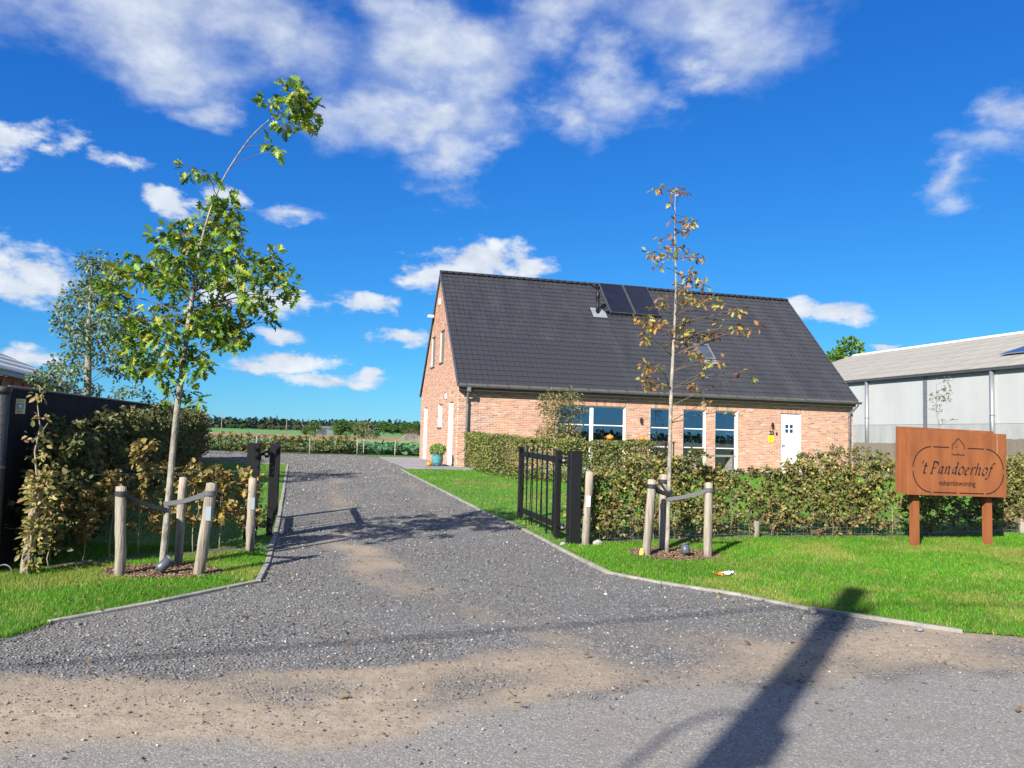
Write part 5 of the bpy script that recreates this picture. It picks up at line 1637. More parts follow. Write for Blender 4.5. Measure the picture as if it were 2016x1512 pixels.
def tree(name, label, base, trunk, tr, clusters, dens, lsize, tmpl, cols, wts, cat='tree', bark='bark_grey', twig='twig', nobj=0, droop=-.35, group=None, lift=.35, twigs=4, jit=.2, zs=.8):
    root = thing(name, base, 0, label, cat, group)
    n = len(trunk)
    # smooth the trunk line
    T = np.array(trunk, float); tt = np.linspace(0, 1, n); ts = np.linspace(0, 1, n * 4)
    P = np.stack([np.interp(ts, tt, T[:, k]) for k in range(3)], -1)
    for _ in range(3): P[1:-1] = (P[:-2] + 2 * P[1:-1] + P[2:]) / 4
    rad = np.interp(ts, tt, tr) if hasattr(tr, '__len__') else tr * (1 - .93 * ts ** 1.15)
    wob('trunk', MB().tube([tuple(p) for p in P], list(rad), 10, jit=.04), M[bark], root, True)
    LP, LD = [], []
    for cx, cy, cz, r in clusters:
        c = np.array([cx, cy, cz])
        h = math.hypot(*(c[:2] - P[np.argmin(np.abs(P[:, 2] - cz))][:2]))
        lf = lift if cz < P[-1, 2] - 1.0 else 0.0
        zt = cz - lf * h
        i = int(np.argmin(np.abs(P[:, 2] - zt)));
        i = int(np.argmin(np.linalg.norm(P - c, axis=1) + 2 * np.maximum(0, P[:, 2] - (cz - lf * h * .6))))
        a = P[i]; rb_ = max(.003, min(rad[i] * .4, .0035 + .0055 * h))
        if h > .12:
            pts = curve_pts(a, c, 6, sag=.05 * h, wob=.015 * h)
            wob('branch', MB().tube(pts, list(np.linspace(rb_, .0035, 6)), 6), M[twig], root, True)
        k = max(3, int(dens * r * r))
        q = rdir(k, 0, zs) * (rng.random((k, 1)) ** .5) * r
        LP.append(c + q); d = q / r + rdir(k) * .7; d[:, 2] += droop; LD.append(d)
        tw = MB()
        for _ in range(twigs):
            e = c + rdir(1, 0, zs)[0] * r * .85
            tw.tube(curve_pts(c if h > .12 else a, e, 4, .02 * r), [.0035, .003, .0025, .002], 5)
        tag(wob('twigs', tw, M[twig], root), kind='stuff')
    LP, LD = np.concatenate(LP), np.concatenate(LD); k = len(LP)
    Nn = rdir(k, .9, .8); S = lsize * rng.uniform(.65, 1.25, k)
    C = palette(k, cols, wts, jit)
    if nobj: leaf_objects(root, None, LP, LD, Nn, S, C, tmpl, nobj)
    else: tag(wob('foliage', leafset('foliage', LP, LD, Nn, S, C, tmpl), M['leaf'], root), kind='stuff')
    return root


OAK_L = [(-2.46, 8.09, 5.27, 0.144), (-2.37, 8.26, 5.18, 0.167), (-2.51, 8.88, 5.29, 0.135), (-2.55, 8.64, 5.61, 0.088), (-2.53, 8.1, 4.93, 0.113), (-2.84, 8.48, 5.36, 0.086), (-2.8, 8.53, 4.86, 0.076), (-2.62, 8.18, 4.66, 0.052), (-3.84, 8.81, 4.64, 0.089), (-3.34, 8.13, 4.37, 0.072), (-3.37, 8.43, 4.43, 0.043), (-3.33, 8.57, 4.22, 0.13), (-3.2, 8.47, 4.1, 0.118), (-3.41, 8.65, 4.15, 0.099), (-3.46, 8.81, 3.99, 0.179), (-3.74, 9.05, 4.08, 0.161), (-3.13, 8.31, 3.8, 0.137), (-3.92, 8.71, 3.86, 0.144), (-3.76, 8.77, 3.82, 0.144), (-3.93, 8.32, 3.7, 0.084), (-3.69, 8.0, 3.51, 0.081), (-3.7, 9.07, 3.71, 0.184), (-3.2, 8.33, 3.55, 0.19), (-3.65, 8.35, 3.49, 0.169), (-4.31, 8.98, 3.52, 0.159), (-3.97, 8.64, 3.37, 0.186), (-4.17, 8.52, 3.31, 0.13), (-3.19, 8.85, 3.56, 0.179), (-2.75, 8.03, 3.25, 0.143), (-3.71, 8.78, 3.35, 0.156), (-3.27, 8.41, 3.28, 0.149), (-3.64, 8.1, 3.15, 0.144), (-2.8, 8.73, 3.6, 0.122), (-2.82, 9.02, 3.48, 0.137), (-2.43, 8.23, 3.21, 0.115), (-2.51, 8.69, 3.19, 0.088), (-2.79, 8.33, 3.06, 0.116), (-2.86, 8.82, 2.99, 0.089), (-2.78, 8.79, 2.89, 0.067), (-2.87, 8.24, 3.04, 0.104), (-3.29, 8.91, 3.33, 0.136), (-4.02, 8.72, 3.03, 0.077), (-3.82, 8.75, 2.9, 0.133), (-3.63, 8.9, 3.07, 0.135), (-3.33, 8.47, 2.84, 0.183), (-3.3, 8.83, 2.92, 0.179), (-3.22, 8.97, 2.8, 0.148), (-2.99, 8.11, 2.52, 0.123), (-3.44, 8.93, 2.73, 0.159), (-3.45, 8.43, 2.77, 0.128), (-4.03, 8.53, 2.77, 0.173), (-3.69, 8.16, 2.62, 0.165), (-4.28, 8.77, 2.68, 0.144), (-4.11, 8.32, 2.49, 0.116), (-4.26, 8.96, 2.38, 0.17), (-3.75, 8.3, 2.22, 0.147), (-4.27, 8.62, 2.32, 0.087), (-3.69, 8.44, 2.43, 0.118), (-3.59, 8.67, 2.51, 0.11), (-3.31, 8.22, 2.33, 0.094), (-3.44, 8.2, 2.22, 0.062), (-4.75, 8.82, 3.3, 0.112), (-4.56, 8.83, 3.45, 0.134), (-4.52, 8.62, 3.12, 0.098), (-4.78, 9.01, 3.06, 0.08), (-4.11, 8.23, 2.83, 0.083), (-3.79, 8.94, 2.06, 0.091), (-3.36, 8.19, 1.92, 0.073), (-4.03, 9.06, 2.09, 0.069), (-3.94, 8.69, 1.93, 0.05), (-4.43, 8.67, 2.69, 0.099)]
OAK_R = [(2.05, 10.92, 5.28, 0.057), (1.93, 10.74, 5.2, 0.042), (2.17, 10.74, 5.18, 0.042), (2.18, 10.0, 4.92, 0.058), (2.3, 10.32, 5.04, 0.04), (2.05, 10.03, 4.78, 0.039), (2.09, 10.14, 4.62, 0.052), (2.29, 10.16, 4.59, 0.059), (2.51, 10.81, 4.76, 0.056), (2.29, 10.08, 4.47, 0.052), (2.24, 10.25, 4.48, 0.053), (2.15, 10.44, 4.48, 0.054), (2.07, 10.8, 4.5, 0.049), (1.93, 10.92, 4.32, 0.078), (2.0, 10.66, 4.25, 0.048), (1.98, 10.16, 4.22, 0.046), (2.04, 10.49, 4.18, 0.048), (2.18, 10.66, 4.24, 0.062), (2.13, 10.0, 4.18, 0.058), (2.35, 10.63, 4.33, 0.048), (2.35, 10.32, 4.2, 0.06), (2.5, 10.54, 4.19, 0.055), (2.61, 10.62, 4.2, 0.048), (2.01, 10.62, 4.07, 0.062), (2.38, 10.47, 3.92, 0.075), (2.49, 10.5, 3.88, 0.075), (2.52, 10.15, 3.72, 0.059), (2.3, 10.45, 3.77, 0.074), (2.16, 10.08, 3.68, 0.059), (2.05, 10.43, 3.55, 0.061), (2.01, 10.49, 3.5, 0.041), (1.94, 10.72, 3.52, 0.055), (2.4, 10.34, 3.6, 0.074), (2.24, 9.97, 3.49, 0.064), (2.61, 10.48, 3.58, 0.075), (2.65, 10.16, 3.52, 0.072), (2.89, 10.69, 3.56, 0.062), (3.04, 10.34, 3.43, 0.074), (2.98, 10.33, 3.4, 0.047), (1.97, 10.86, 3.28, 0.098), (1.97, 10.34, 3.23, 0.094), (1.77, 10.3, 3.26, 0.067), (1.67, 10.3, 3.3, 0.053), (1.8, 10.43, 3.03, 0.061), (1.68, 10.04, 3.02, 0.045), (2.34, 10.5, 3.26, 0.075), (2.38, 10.87, 3.38, 0.056), (2.32, 10.51, 3.11, 0.075), (2.45, 10.69, 3.16, 0.069), (2.46, 10.9, 3.05, 0.063), (2.23, 10.79, 3.01, 0.063), (2.62, 10.69, 3.08, 0.083), (2.75, 10.76, 3.14, 0.056), (2.84, 10.77, 3.16, 0.077), (2.96, 10.2, 3.18, 0.059), (3.12, 10.43, 3.18, 0.054), (3.18, 10.29, 3.16, 0.04), (3.29, 10.21, 3.19, 0.04), (2.84, 10.52, 3.31, 0.041), (2.57, 10.27, 2.76, 0.08), (2.56, 10.57, 2.83, 0.048), (2.87, 10.53, 2.76, 0.055), (2.64, 10.05, 2.69, 0.039), (2.41, 10.39, 2.85, 0.061), (1.8, 10.34, 2.64, 0.08), (1.95, 10.66, 2.66, 0.048), (1.92, 10.04, 2.61, 0.045), (1.75, 10.12, 2.41, 0.092), (1.9, 10.46, 2.41, 0.061), (2.0, 10.35, 2.4, 0.047), (2.65, 10.62, 2.58, 0.048), (2.5, 10.28, 2.53, 0.04), (3.03, 10.15, 2.57, 0.039), (3.43, 10.88, 2.57, 0.042), (2.43, 10.19, 2.38, 0.059), (2.59, 10.1, 2.17, 0.046), (2.89, 10.23, 2.04, 0.033), (2.11, 10.29, 3.13, 0.04)]
MID_T = [(-8.62, 15.56, 4.97, 0.282), (-8.57, 16.06, 5.03, 0.238), (-9.47, 16.7, 5.15, 0.193), (-8.05, 15.4, 4.63, 0.28), (-8.61, 15.86, 4.66, 0.34), (-9.14, 16.27, 4.62, 0.295), (-9.54, 16.62, 4.4, 0.329), (-9.91, 16.8, 4.14, 0.277), (-8.45, 15.43, 4.16, 0.356), (-8.37, 16.06, 4.38, 0.345), (-8.52, 16.61, 4.04, 0.329), (-8.19, 15.28, 3.73, 0.353), (-9.08, 16.14, 3.84, 0.346), (-9.06, 15.48, 3.63, 0.281), (-8.35, 16.43, 3.68, 0.271), (-8.82, 16.7, 3.59, 0.303), (-8.85, 16.06, 3.46, 0.292), (-8.68, 15.21, 3.3, 0.276), (-7.96, 15.3, 3.13, 0.253), (-8.56, 15.87, 3.12, 0.236), (-9.42, 16.56, 3.12, 0.246), (-7.94, 15.58, 3.0, 0.231), (-9.57, 16.27, 2.87, 0.268), (-9.57, 15.85, 2.67, 0.235), (-8.97, 15.62, 2.67, 0.284), (-9.12, 16.33, 2.88, 0.189), (-9.73, 15.69, 2.6, 0.181), (-8.3, 15.8, 2.81, 0.209), (-8.4, 16.42, 2.75, 0.217), (-9.48, 15.99, 2.37, 0.238), (-9.32, 16.45, 2.34, 0.244), (-8.71, 16.03, 2.39, 0.185), (-7.93, 15.46, 2.27, 0.153), (-7.85, 15.91, 2.35, 0.184), (-7.86, 16.6, 2.28, 0.164), (-9.32, 16.1, 2.11, 0.186), (-10.31, 16.74, 2.39, 0.138)]
SHRUB = [(1.35, 23.2, 2.8, 0.368), (1.75, 23.47, 2.75, 0.372), (1.07, 23.82, 2.75, 0.283), (1.92, 23.75, 3.0, 0.219), (1.3, 23.65, 2.43, 0.406), (1.7, 23.73, 2.37, 0.376), (1.0, 23.9, 2.51, 0.252), (1.47, 23.75, 2.05, 0.439), (1.86, 23.64, 1.98, 0.343), (1.16, 23.65, 1.88, 0.312), (2.09, 23.73, 2.46, 0.219), (1.47, 23.46, 1.66, 0.465), (1.95, 23.74, 1.67, 0.282), (1.09, 23.69, 1.57, 0.313), (0.86, 23.83, 1.8, 0.157), (2.23, 23.58, 2.61, 0.125)]
SAP = [(11.8, 20.72, 3.48, 0.123), (11.88, 21.02, 3.27, 0.125), (11.79, 21.21, 3.07, 0.112), (11.58, 21.08, 3.13, 0.097), (11.47, 21.09, 2.98, 0.084), (11.8, 20.93, 2.99, 0.124), (11.88, 20.91, 3.13, 0.097), (11.7, 21.13, 2.85, 0.098), (11.35, 20.75, 2.69, 0.068), (11.82, 21.22, 2.65, 0.07), (11.91, 21.23, 2.44, 0.056), (12.27, 21.28, 2.45, 0.056)]
TR_L = [(-3.77, 8.55, 0.06), (-3.75, 8.55, 0.75), (-3.72, 8.55, 1.7), (-3.68, 8.55, 2.21), (-3.65, 8.55, 2.67), (-3.61, 8.55, 3.07), (-3.56, 8.55, 3.65), (-3.48, 8.55, 4.06), (-3.33, 8.55, 4.5), (-3.04, 8.55, 4.99), (-2.77, 8.55, 5.23), (-2.55, 8.55, 5.5)]
TR_R = [(2.14, 10.45, 0.11), (2.16, 10.45, 1.08), (2.16, 10.45, 2.11), (2.2, 10.45, 3.15), (2.22, 10.45, 3.79), (2.18, 10.45, 4.57), (2.19, 10.45, 5.14)]

tree('oak_tree', 'leaning young oak full of green leaves, tied between peeled stakes', (-3.77, 8.55, LXg(8.55)), TR_L,
     [.043, .036, .034, .032, .029, .025, .018, .011, .009, .008, .006, .004], OAK_L, 2500, .118, OAK,
     [(.12, .22, .02), (.2, .31, .025), (.33, .37, .03), (.06, .125, .018), (.42, .34, .04)], [4.2, 4, 2.4, 4, .9], nobj=300, jit=.25)
tree('oak_tree', 'thin sparse oak in orange and brown autumn leaf, tied between stakes', (2.14, 10.45, LXg(10.45)), TR_R,
     [.031, .028, .026, .02, .014, .008, .003], OAK_R, 2900, .088, OAK,
     [(.42, .25, .06), (.34, .17, .06), (.3, .3, .05), (.4, .34, .08), (.22, .09, .05), (.16, .15, .06)], [3.4, 3, 2.2, 2, 2, 2], nobj=300, jit=.22, bark='bark_pale', twig='twig')
tree('young_tree', 'grey-green small-leaved tree growing behind the black screen fence', (-8.85, 16, g(16) - .03), [(-8.85, 16, .2), (-8.82, 16, 2.3), (-8.86, 16, 3.2), (-8.9, 16, 4.2), (-8.9, 16, 5.0)],
     [.09, .075, .06, .035, .008], MID_T, 2000, .08, BEECH, [(.13, .19, .08), (.19, .25, .12), (.08, .12, .055), (.25, .28, .15)], [4, 3, 3, 1.5], twigs=6)
tree('shrub', 'loose red-tinged shrub standing in front of the big window', (1.38, 23.6, LXg(23.6)), [(1.38, 23.6, .45), (1.4, 23.6, 1.5), (1.42, 23.6, 2.8)], [.04, .03, .008], SHRUB, 1700, .1, SLIM,
     [(.16, .2, .05), (.26, .24, .08), (.34, .16, .08), (.09, .12, .04), (.4, .3, .16)], [4, 3, 1.6, 3, 1.2], cat='shrub', twigs=7)
tree('sapling', 'wispy sapling against the grey barn wall above the name board', (11.75, 21, LXg(21)), [(11.75, 21, .38), (11.75, 21, 2.0), (11.6, 21, 2.6), (11.62, 21, 3.55)], [.022, .018, .012, .004], SAP, 900, .1, SLIM,
     [(.09, .13, .05), (.16, .19, .09), (.05, .07, .03)], [3, 2, 2], cat='sapling')


def crown(name, label, x, y, zb, h, w, n, ls, cols, wts, group=None, trunk_h=.3):
    root = thing(name, (x, y, zb), 0, label, 'tree', group)
    ob('trunk', MB().tube([(0, 0, -.2), (.02 * h, 0, h * .35), (0, 0, h * .75)], [h * .035, h * .028, h * .008], 8), M['bark_grey'], root, True)
    for k in range(5):
        a = random.uniform(0, 6.28)
        ob('branch', MB().tube(curve_pts((0, 0, h * random.uniform(.3, .5)), (math.cos(a) * w * .3, math.sin(a) * w * .3, h * random.uniform(.55, .85)), 4, .02 * h), [h * .014, h * .01, h * .007, h * .003], 6), M['twig'], root, True)
    k = 16
    cc = rdir(k) * np.array([w * .36, w * .36, h * .3]) * rng.uniform(.5, 1, (k, 1)) + np.array([0, 0, h * (.5 + trunk_h * .5)])
    cc[:, 2] = np.clip(cc[:, 2], h * trunk_h, h * .88)
    rr = rng.uniform(.14, .25, k) * min(w, h * 1.1)
    i = rng.integers(0, k, n)
    q = rdir(n) * (rng.random((n, 1)) ** .4)
    P = cc[i] + q * rr[i][:, None]
    P[:, 2] = np.clip(P[:, 2], h * trunk_h * .5, h * 1.02)
    D = q + rdir(n) * .6
    tag(ob('crown', leafset('crown', P, D, rdir(n, .5), ls * rng.uniform(.6, 1.3, n), palette(n, cols, wts, .25), BEECH), M['leaf'], root), kind='stuff')
    return root


FAR_LABELS = {(-31.8, 125): 'round bright green tree left of the small blue-grey shed', (-33.3, 125): 'small bush at the left foot of the round bright green tree', (-27.4, 125): 'tallest dark green tree right of the small blue-grey shed', (-26.3, 130): 'dark green tree between the tallest far tree and the pale willow', (-23.4, 122): 'tall pale willow-like tree beyond the cabbage field', (-22.1, 120): 'low pale bush at the right foot of the willow-like tree', (-20.6, 118): 'low dark bush at the edge of the bright green crop', (-155.8, 430): 'small round green tree in the row of brown bushes', (-149.6, 430): 'small round green tree in the row of brown bushes'}
GRN = [(.06, .13, .025), (.09, .19, .03), (.04, .085, .02), (.15, .23, .05)]
crown('broad_tree', 'bright green tree top showing above the barn roof behind the house', 32.3, 75, .5, 11.6, 6.5, 4200, .4, [(.1, .2, .02), (.15, .26, .03), (.06, .11, .015)], [3, 3, 2])
for x, y, h, w, kind in [(-31.8, 125, 2.68, 3.63, 0), (-33.3, 125, 1.82, 1.65, 0), (-27.4, 125, 3.21, 3.8, 0), (-26.3, 130, 2.58, 2.57, 0), (-23.4, 122, 3.18, 3.54, 1), (-22.1, 120, 2.06, 2.06, 1), (-20.6, 118, 1.55, 1.71, 0), (-62.3, 300, 5.31, 7.92, 0), (-46.1, 280, 5.01, 9.24, 0), (-39.6, 280, 4.82, 9.24, 0), (-35.0, 290, 5.31, 8.42, 0), (-43.2, 285, 3.68, 7.52, 0), (-159.9, 420, 2.77, 2.77, 2), (-155.8, 430, 3.32, 3.97, 0), (-149.6, 430, 3.49, 3.97, 0), (-135.6, 420, 3.18, 4.44, 2), (-130.6, 420, 3.04, 4.99, 2), (-125.9, 420, 3.17, 5.54, 2), (-123.2, 425, 3.32, 5.05, 2), (-116.2, 420, 3.44, 5.54, 2), (-109.9, 415, 3.54, 5.48, 2), (-96.2, 400, 3.47, 5.81, 2), (-14.8, 110, 1.58, 1.45, 2), (-14.0, 112, 1.91, 1.92, 2)]:
    lab = FAR_LABELS.get((x, y)) or ['dark green tree in the belt of far trees next to the house gable', 'pale willow-like tree far beyond the cabbage field', 'brown-tinged bush in the row across the green field'][kind]
    cc = [GRN, [(.2, .24, .1), (.14, .18, .07), (.1, .12, .05)], [(.2, .14, .06), (.13, .13, .05), (.09, .09, .035)]][kind]
    crown('field_tree', lab, x, y, g(y), h, w, 2200 if h > 3 else 700, h * .085, cc, [3, 2, 2, 1][:len(cc)], ['dark trees beyond the field', 'pale trees beyond the field', 'bushes across the field'][kind], .04)


def wood(name, label, x0, x1, y0, y1, h, n, ls, cols):
    x = rng.uniform(x0, x1, n); y = rng.uniform(y0, y1, n)
    top = h * (.55 + .9 * fbm(x * .9, x * 0 + 3, .02 * 1000 / max(300, abs(y0)) , 4)) * (.8 + .4 * fbm(x, y, .09, 2))
    z = gv(y) + top * rng.random(n) ** .75 - .5
    P = np.stack([x, y, z], -1)
    o = ob(name, leafset(name, P, rdir(n), rdir(n, .6), ls * rng.uniform(.6, 1.4, n), palette(n, cols, [1] * len(cols), .25), BEECH), M['leaf'])
    tag(o, label, 'woodland', kind='stuff')


wood('far_wood', 'long dark wood closing the horizon beyond the fields', -900, 500, 880, 960, 11, 16000, 5.0, [(.022, .045, .028), (.03, .06, .03), (.016, .032, .024)])
wood('far_wood', 'belt of trees and hedges across the road behind the viewer', -600, 600, -480, -400, 6, 9000, 3.2, [(.04, .08, .025), (.06, .1, .03), (.03, .05, .02)])


# ------------------------------------------------------------------ hedges
def hedge(name, label, line, spacing, hgt, width, per, lsize, cols, wts, bare_h=.12, stem_r=.008, box=False, tmpl=BEECH, cat='hedge', gap=0.0, stem='twig_pale', dz=None, jit=.2):
    L = dense(line, max(2, int(sum(math.hypot(b[0] - a[0], b[1] - a[1]) for a, b in zip(line[:-1], line[1:])) / spacing)))
    x0, y0 = L[0]
    root = thing(name, (x0, y0, LXg(y0) - LX), 0, label, cat)
    for i, (x, y) in enumerate(L):
        a = L[max(i - 1, 0)]; b = L[min(i + 1, len(L) - 1)]
        al = np.array([b[0] - a[0], b[1] - a[1]]); al /= np.linalg.norm(al) + 1e-9; pn = np.array([-al[1], al[0]])
        t = i / max(1, len(L) - 1)
        h = hgt(t) if callable(hgt) else hgt
        h *= random.uniform(.9, 1.08) if not box else random.uniform(.95, 1.05)
        z0 = LXg(y)
        vig = random.uniform(.75, 1.2) if gap else 1.0
        if gap and random.random() < gap: vig *= .45
        # stem
        sw = [(x + random.uniform(-.03, .03) * (q > 0), y + random.uniform(-.03, .03) * (q > 0), z0 - .05 + (h * .92) * q) for q in np.linspace(0, 1, 6)]
        wob('stem', MB().tube(sw, list(np.linspace(stem_r, .003, 6)), 6), M[stem], root, True)
        n = int((per(t) if callable(per) else per) * vig)
        if box:
            u = rng.uniform(-spacing * .6, spacing * .6, n); v = rng.uniform(-1, 1, n); v = np.sign(v) * np.abs(v) ** .45 * width / 2
            v += .05 * (fbm(x + u, np.full(n, y), 3, 3) - .5)
            zz = z0 + bare_h + (h - bare_h) * rng.random(n) ** .8
            topn = int(n * .22); zz[:topn] = z0 + h - rng.random(topn) ** 2 * .12; v[:topn] = rng.uniform(-width / 2, width / 2, topn)
            P = np.stack([x + al[0] * u + pn[0] * v, y + al[1] * u + pn[1] * v, zz], -1)
            out = np.stack([pn[0] * np.sign(v), pn[1] * np.sign(v), np.full(n, .15)], -1)
            D = out * .6 + rdir(n) * .8; Nn = out + rdir(n) * .7 + np.array([0, 0, .5])
        else:
            nb = max(4, n // 13); k = n // nb + 1
            hb = z0 + bare_h + (h - bare_h) * rng.random(nb) ** .85
            an = rng.uniform(0, 6.28, nb); rel = (hb - z0) / h
            ln = rng.uniform(.45, 1.05, nb) * (width * .62) * np.clip(1.25 - .75 * rel, .3, 1.1) * (.75 if gap else 1)
            bd = np.stack([np.cos(an) * al[0] * 1.25 + np.sin(an) * pn[0], np.cos(an) * al[1] * 1.25 + np.sin(an) * pn[1], rng.uniform(.15, .9, nb)], -1)
            st = np.stack([np.full(nb, x), np.full(nb, y), hb], -1)
            sel = rng.integers(0, nb, n); tt = rng.uniform(.15, 1.05, n)
            P = st[sel] + bd[sel] * (ln[sel] * tt)[:, None] + rng.normal(size=(n, 3)) * .018
            P[:, 2] = np.minimum(P[:, 2], z0 + h * 1.1)
            D = bd[sel] * .5 + rdir(n) * .9; D[:, 2] -= .15
            Nn = rdir(n, .35, .6) + np.array([-.1, -.45, .3])
            tw = MB()
            for j in range(0, nb, 2): tw.tube([tuple(st[j]), tuple(st[j] + bd[j] * ln[j] * .5 + np.array([0, 0, .01])), tuple(st[j] + bd[j] * ln[j])], [.0035, .0028, .002], 4)
            tag(wob('twigs', tw, M[stem], root), kind='stuff')
        C = palette(n, cols, wts, jit)
        rel = np.clip((P[:, 2] - z0) / h, 0, 1)
        brown = (rng.random(n) < np.clip(.55 - rel * 1.1, 0, .6)) if name == 'hornbeam_hedge' else np.zeros(n, bool)
        C[brown] = palette(int(brown.sum()), [(.22, .13, .06), (.17, .1, .05), (.28, .18, .08)], [1, 1, 1])
        tag(wob('foliage', leafset('foliage', P, D, Nn, lsize * rng.uniform(.6, 1.25, n), C, tmpl), M['leaf'], root), kind='stuff')
    return root


OLIVE = [(.165, .18, .045), (.23, .22, .06), (.11, .125, .034), (.31, .25, .075), (.21, .14, .06), (.36, .35, .08)]
hedge('hornbeam_hedge', 'gappy young hornbeam hedge of olive and brown leaves beside the name board', FRONT_HEDGE_R, .34,
      lambda t: float(np.interp(t, [0, .07, .15, .2, .26, .34, .5, .62, .75, .85, 1], [1.05, 1.22, 1.22, 1.0, 1.05, 1.2, 1.22, 1.2, 1.25, 1.35, 1.4])), .6, 1250, .062, OLIVE, [4, 3.6, 2.6, 2.6, 2.8, 1.2], bare_h=.04, gap=.27)
hedge('beech_hedge', 'short golden-brown young beech hedge behind the leaning green oak', FRONT_HEDGE_L, .27,
      lambda t: float(np.interp(t, [0, .2, .42, .6, .75, 1], [.7, .9, 1.25, 1.1, .95, .95])), .5, 400, .072,
      [(.33, .22, .06), (.25, .17, .05), (.4, .31, .1), (.18, .13, .045), (.24, .24, .07)], [4, 3, 2, 3, 3], bare_h=.22, gap=.2)
hl = [tuple(FA - fn * .42 + fd * s) for s in (.35, 5, 10, 15, 19.4)]
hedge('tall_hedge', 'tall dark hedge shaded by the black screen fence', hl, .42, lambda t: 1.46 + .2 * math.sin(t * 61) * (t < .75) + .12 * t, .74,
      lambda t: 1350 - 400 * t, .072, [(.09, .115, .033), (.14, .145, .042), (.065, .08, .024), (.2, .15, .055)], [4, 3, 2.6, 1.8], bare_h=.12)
hedge('clipped_hedge', 'dense clipped green hedge running from the house corner behind the open gate leaf', [(-1.25, 26.4), (-.45, 23.4), (.55, 21.75), (1.6, 21.35), (3.2, 21.6), (3.9, 22.1)], .3, 1.16, .62, 760, .065,
      [(.13, .17, .04), (.19, .22, .05), (.085, .115, .03), (.27, .21, .075), (.24, .27, .06)], [4, 4, 3.4, 3, 2], bare_h=.03, box=True)
hedge('field_hedge', 'low russet and green hedge at the back of the gravel yard', [(-16, 32.2), (-13.4, 34.0), (-7.85, 38.9)], .4, .86, .5, 420, .085,
      [(.26, .19, .06), (.2, .22, .05), (.32, .28, .07), (.14, .16, .04)], [3, 4, 3, 2], bare_h=.04, gap=.12)
hedge('border_planting', 'mixed green and tawny shrubs growing along the brown mat fence', [(10.5, 27.5), (14.5, 27.2), (19, 25)], .5, lambda t: .75 + .3 * math.sin(t * 9), .7, 380, .09,
      [(.13, .17, .05), (.2, .19, .07), (.3, .19, .08), (.1, .14, .04)], [3, 3, 2, 2], bare_h=.03, cat='shrubs')

# beech climbing the stake beside the black fence
bs = thing('beech_sapling', (-4.97, 8.12, LXg(8.12)), 0, 'spindly golden beech sapling climbing the stake by the black fence', 'sapling')
stem = [(-4.97, 8.12, .0), (-4.95, 8.1, .5), (-4.93, 8.12, .95), (-4.99, 8.12, 1.35), (-4.95, 8.12, 1.6), (-5.02, 8.12, 1.96)]
wob('stem', MB().tube([tuple(p) for p in stem], [.016, .014, .012, .009, .007, .003], 8, jit=.05), M['twig_pale'], bs, True)
wob('branch', MB().tube([(-4.96, 8.12, 1.52), (-4.9, 8.1, 1.58), (-4.86, 8.1, 1.65)], [.006, .005, .003], 6), M['twig_pale'], bs, True)
LP, LD = [], []
for z, n, w in ((.18, 30, .13), (.35, 55, .17), (.5, 70, .17), (.62, 70, .16), (.8, 60, .15), (.95, 95, .2), (1.08, 60, .17), (1.3, 16, .14), (1.5, 20, .16), (1.7, 14, .09), (1.93, 22, .1)):
    x = np.interp(z, [p[2] for p in stem], [p[0] for p in stem])
    w *= .85; q = rdir(n, 0, .45) * rng.uniform(.2, 1, (n, 1)) * w
    LP.append(np.array([x + .03, 8.12, z]) + q); LD.append(q / w + rdir(n) * .5)
LP, LD = np.concatenate(LP), np.concatenate(LD); n = len(LP)
leaf_objects(bs, None, LP, LD, rdir(n, .8, .6) + np.array([-.2, -.4, .2]), .07 * rng.uniform(.6, 1.2, n), palette(n, [(.36, .29, .09), (.27, .22, .07), (.43, .36, .14), (.18, .18, .055), (.26, .15, .07)], [3, 3, 2, 2, 1]), BEECH, 300)

# clipped ball in the teal pot
bb = thing('box_ball', hloc(-.62, .15, .42), 0, 'round clipped green shrub growing in the teal pot', 'shrub')
n = 900
q = rdir(n); P_ = q * np.array([.27, .27, .2]) * rng.uniform(.75, 1.05, (n, 1)) + np.array([0, 0, .17])
tag(ob('foliage', leafset('foliage', P_, q + rdir(n) * .8, q, .05 * rng.uniform(.6, 1.3, n), palette(n, [(.1, .26, .02), (.16, .34, .03), (.06, .16, .015)], [3, 3, 2]), BEECH), M['leaf'], bb), kind='stuff')
ob('stem', MB().tube([(0, 0, -.06), (0, 0, .2)], .02, 8), M['twig'], bb)

# cabbages: rows of big blue-green leaves
def cabbages():
    P, D, S = [], [], []
    for r_ in range(26):
        y = 38.9 + r_ * .75
        for x in np.arange(-24, 2, .42 if r_ < 8 else .6):
            k = 12 if r_ < 6 else 7
            a = rng.uniform(0, 6.28, k)
            d = np.stack([np.cos(a), np.sin(a), rng.uniform(.3, 1.6, k)], -1)
            P.append(np.tile([x + rng.normal() * .06, y + rng.normal() * .08, g(y) + .08], (k, 1)) + d * .06); D.append(d); S.append(rng.uniform(.3, .52, k))
    P, D, S = np.concatenate(P), np.concatenate(D), np.concatenate(S); n = len(P)
    o = ob('cabbages', leafset('cabbages', P, D, rdir(n, 1.5, .4), S, palette(n, [(.08, .2, .08), (.12, .26, .11), (.05, .13, .05), (.18, .3, .16)], [4, 3, 3, 1.4]), dict(BEECH, droop=.45)), M['leaf'])
    tag(o, 'rows of blue-green cabbages in the field behind the yard', 'crop', kind='stuff')


cabbages()

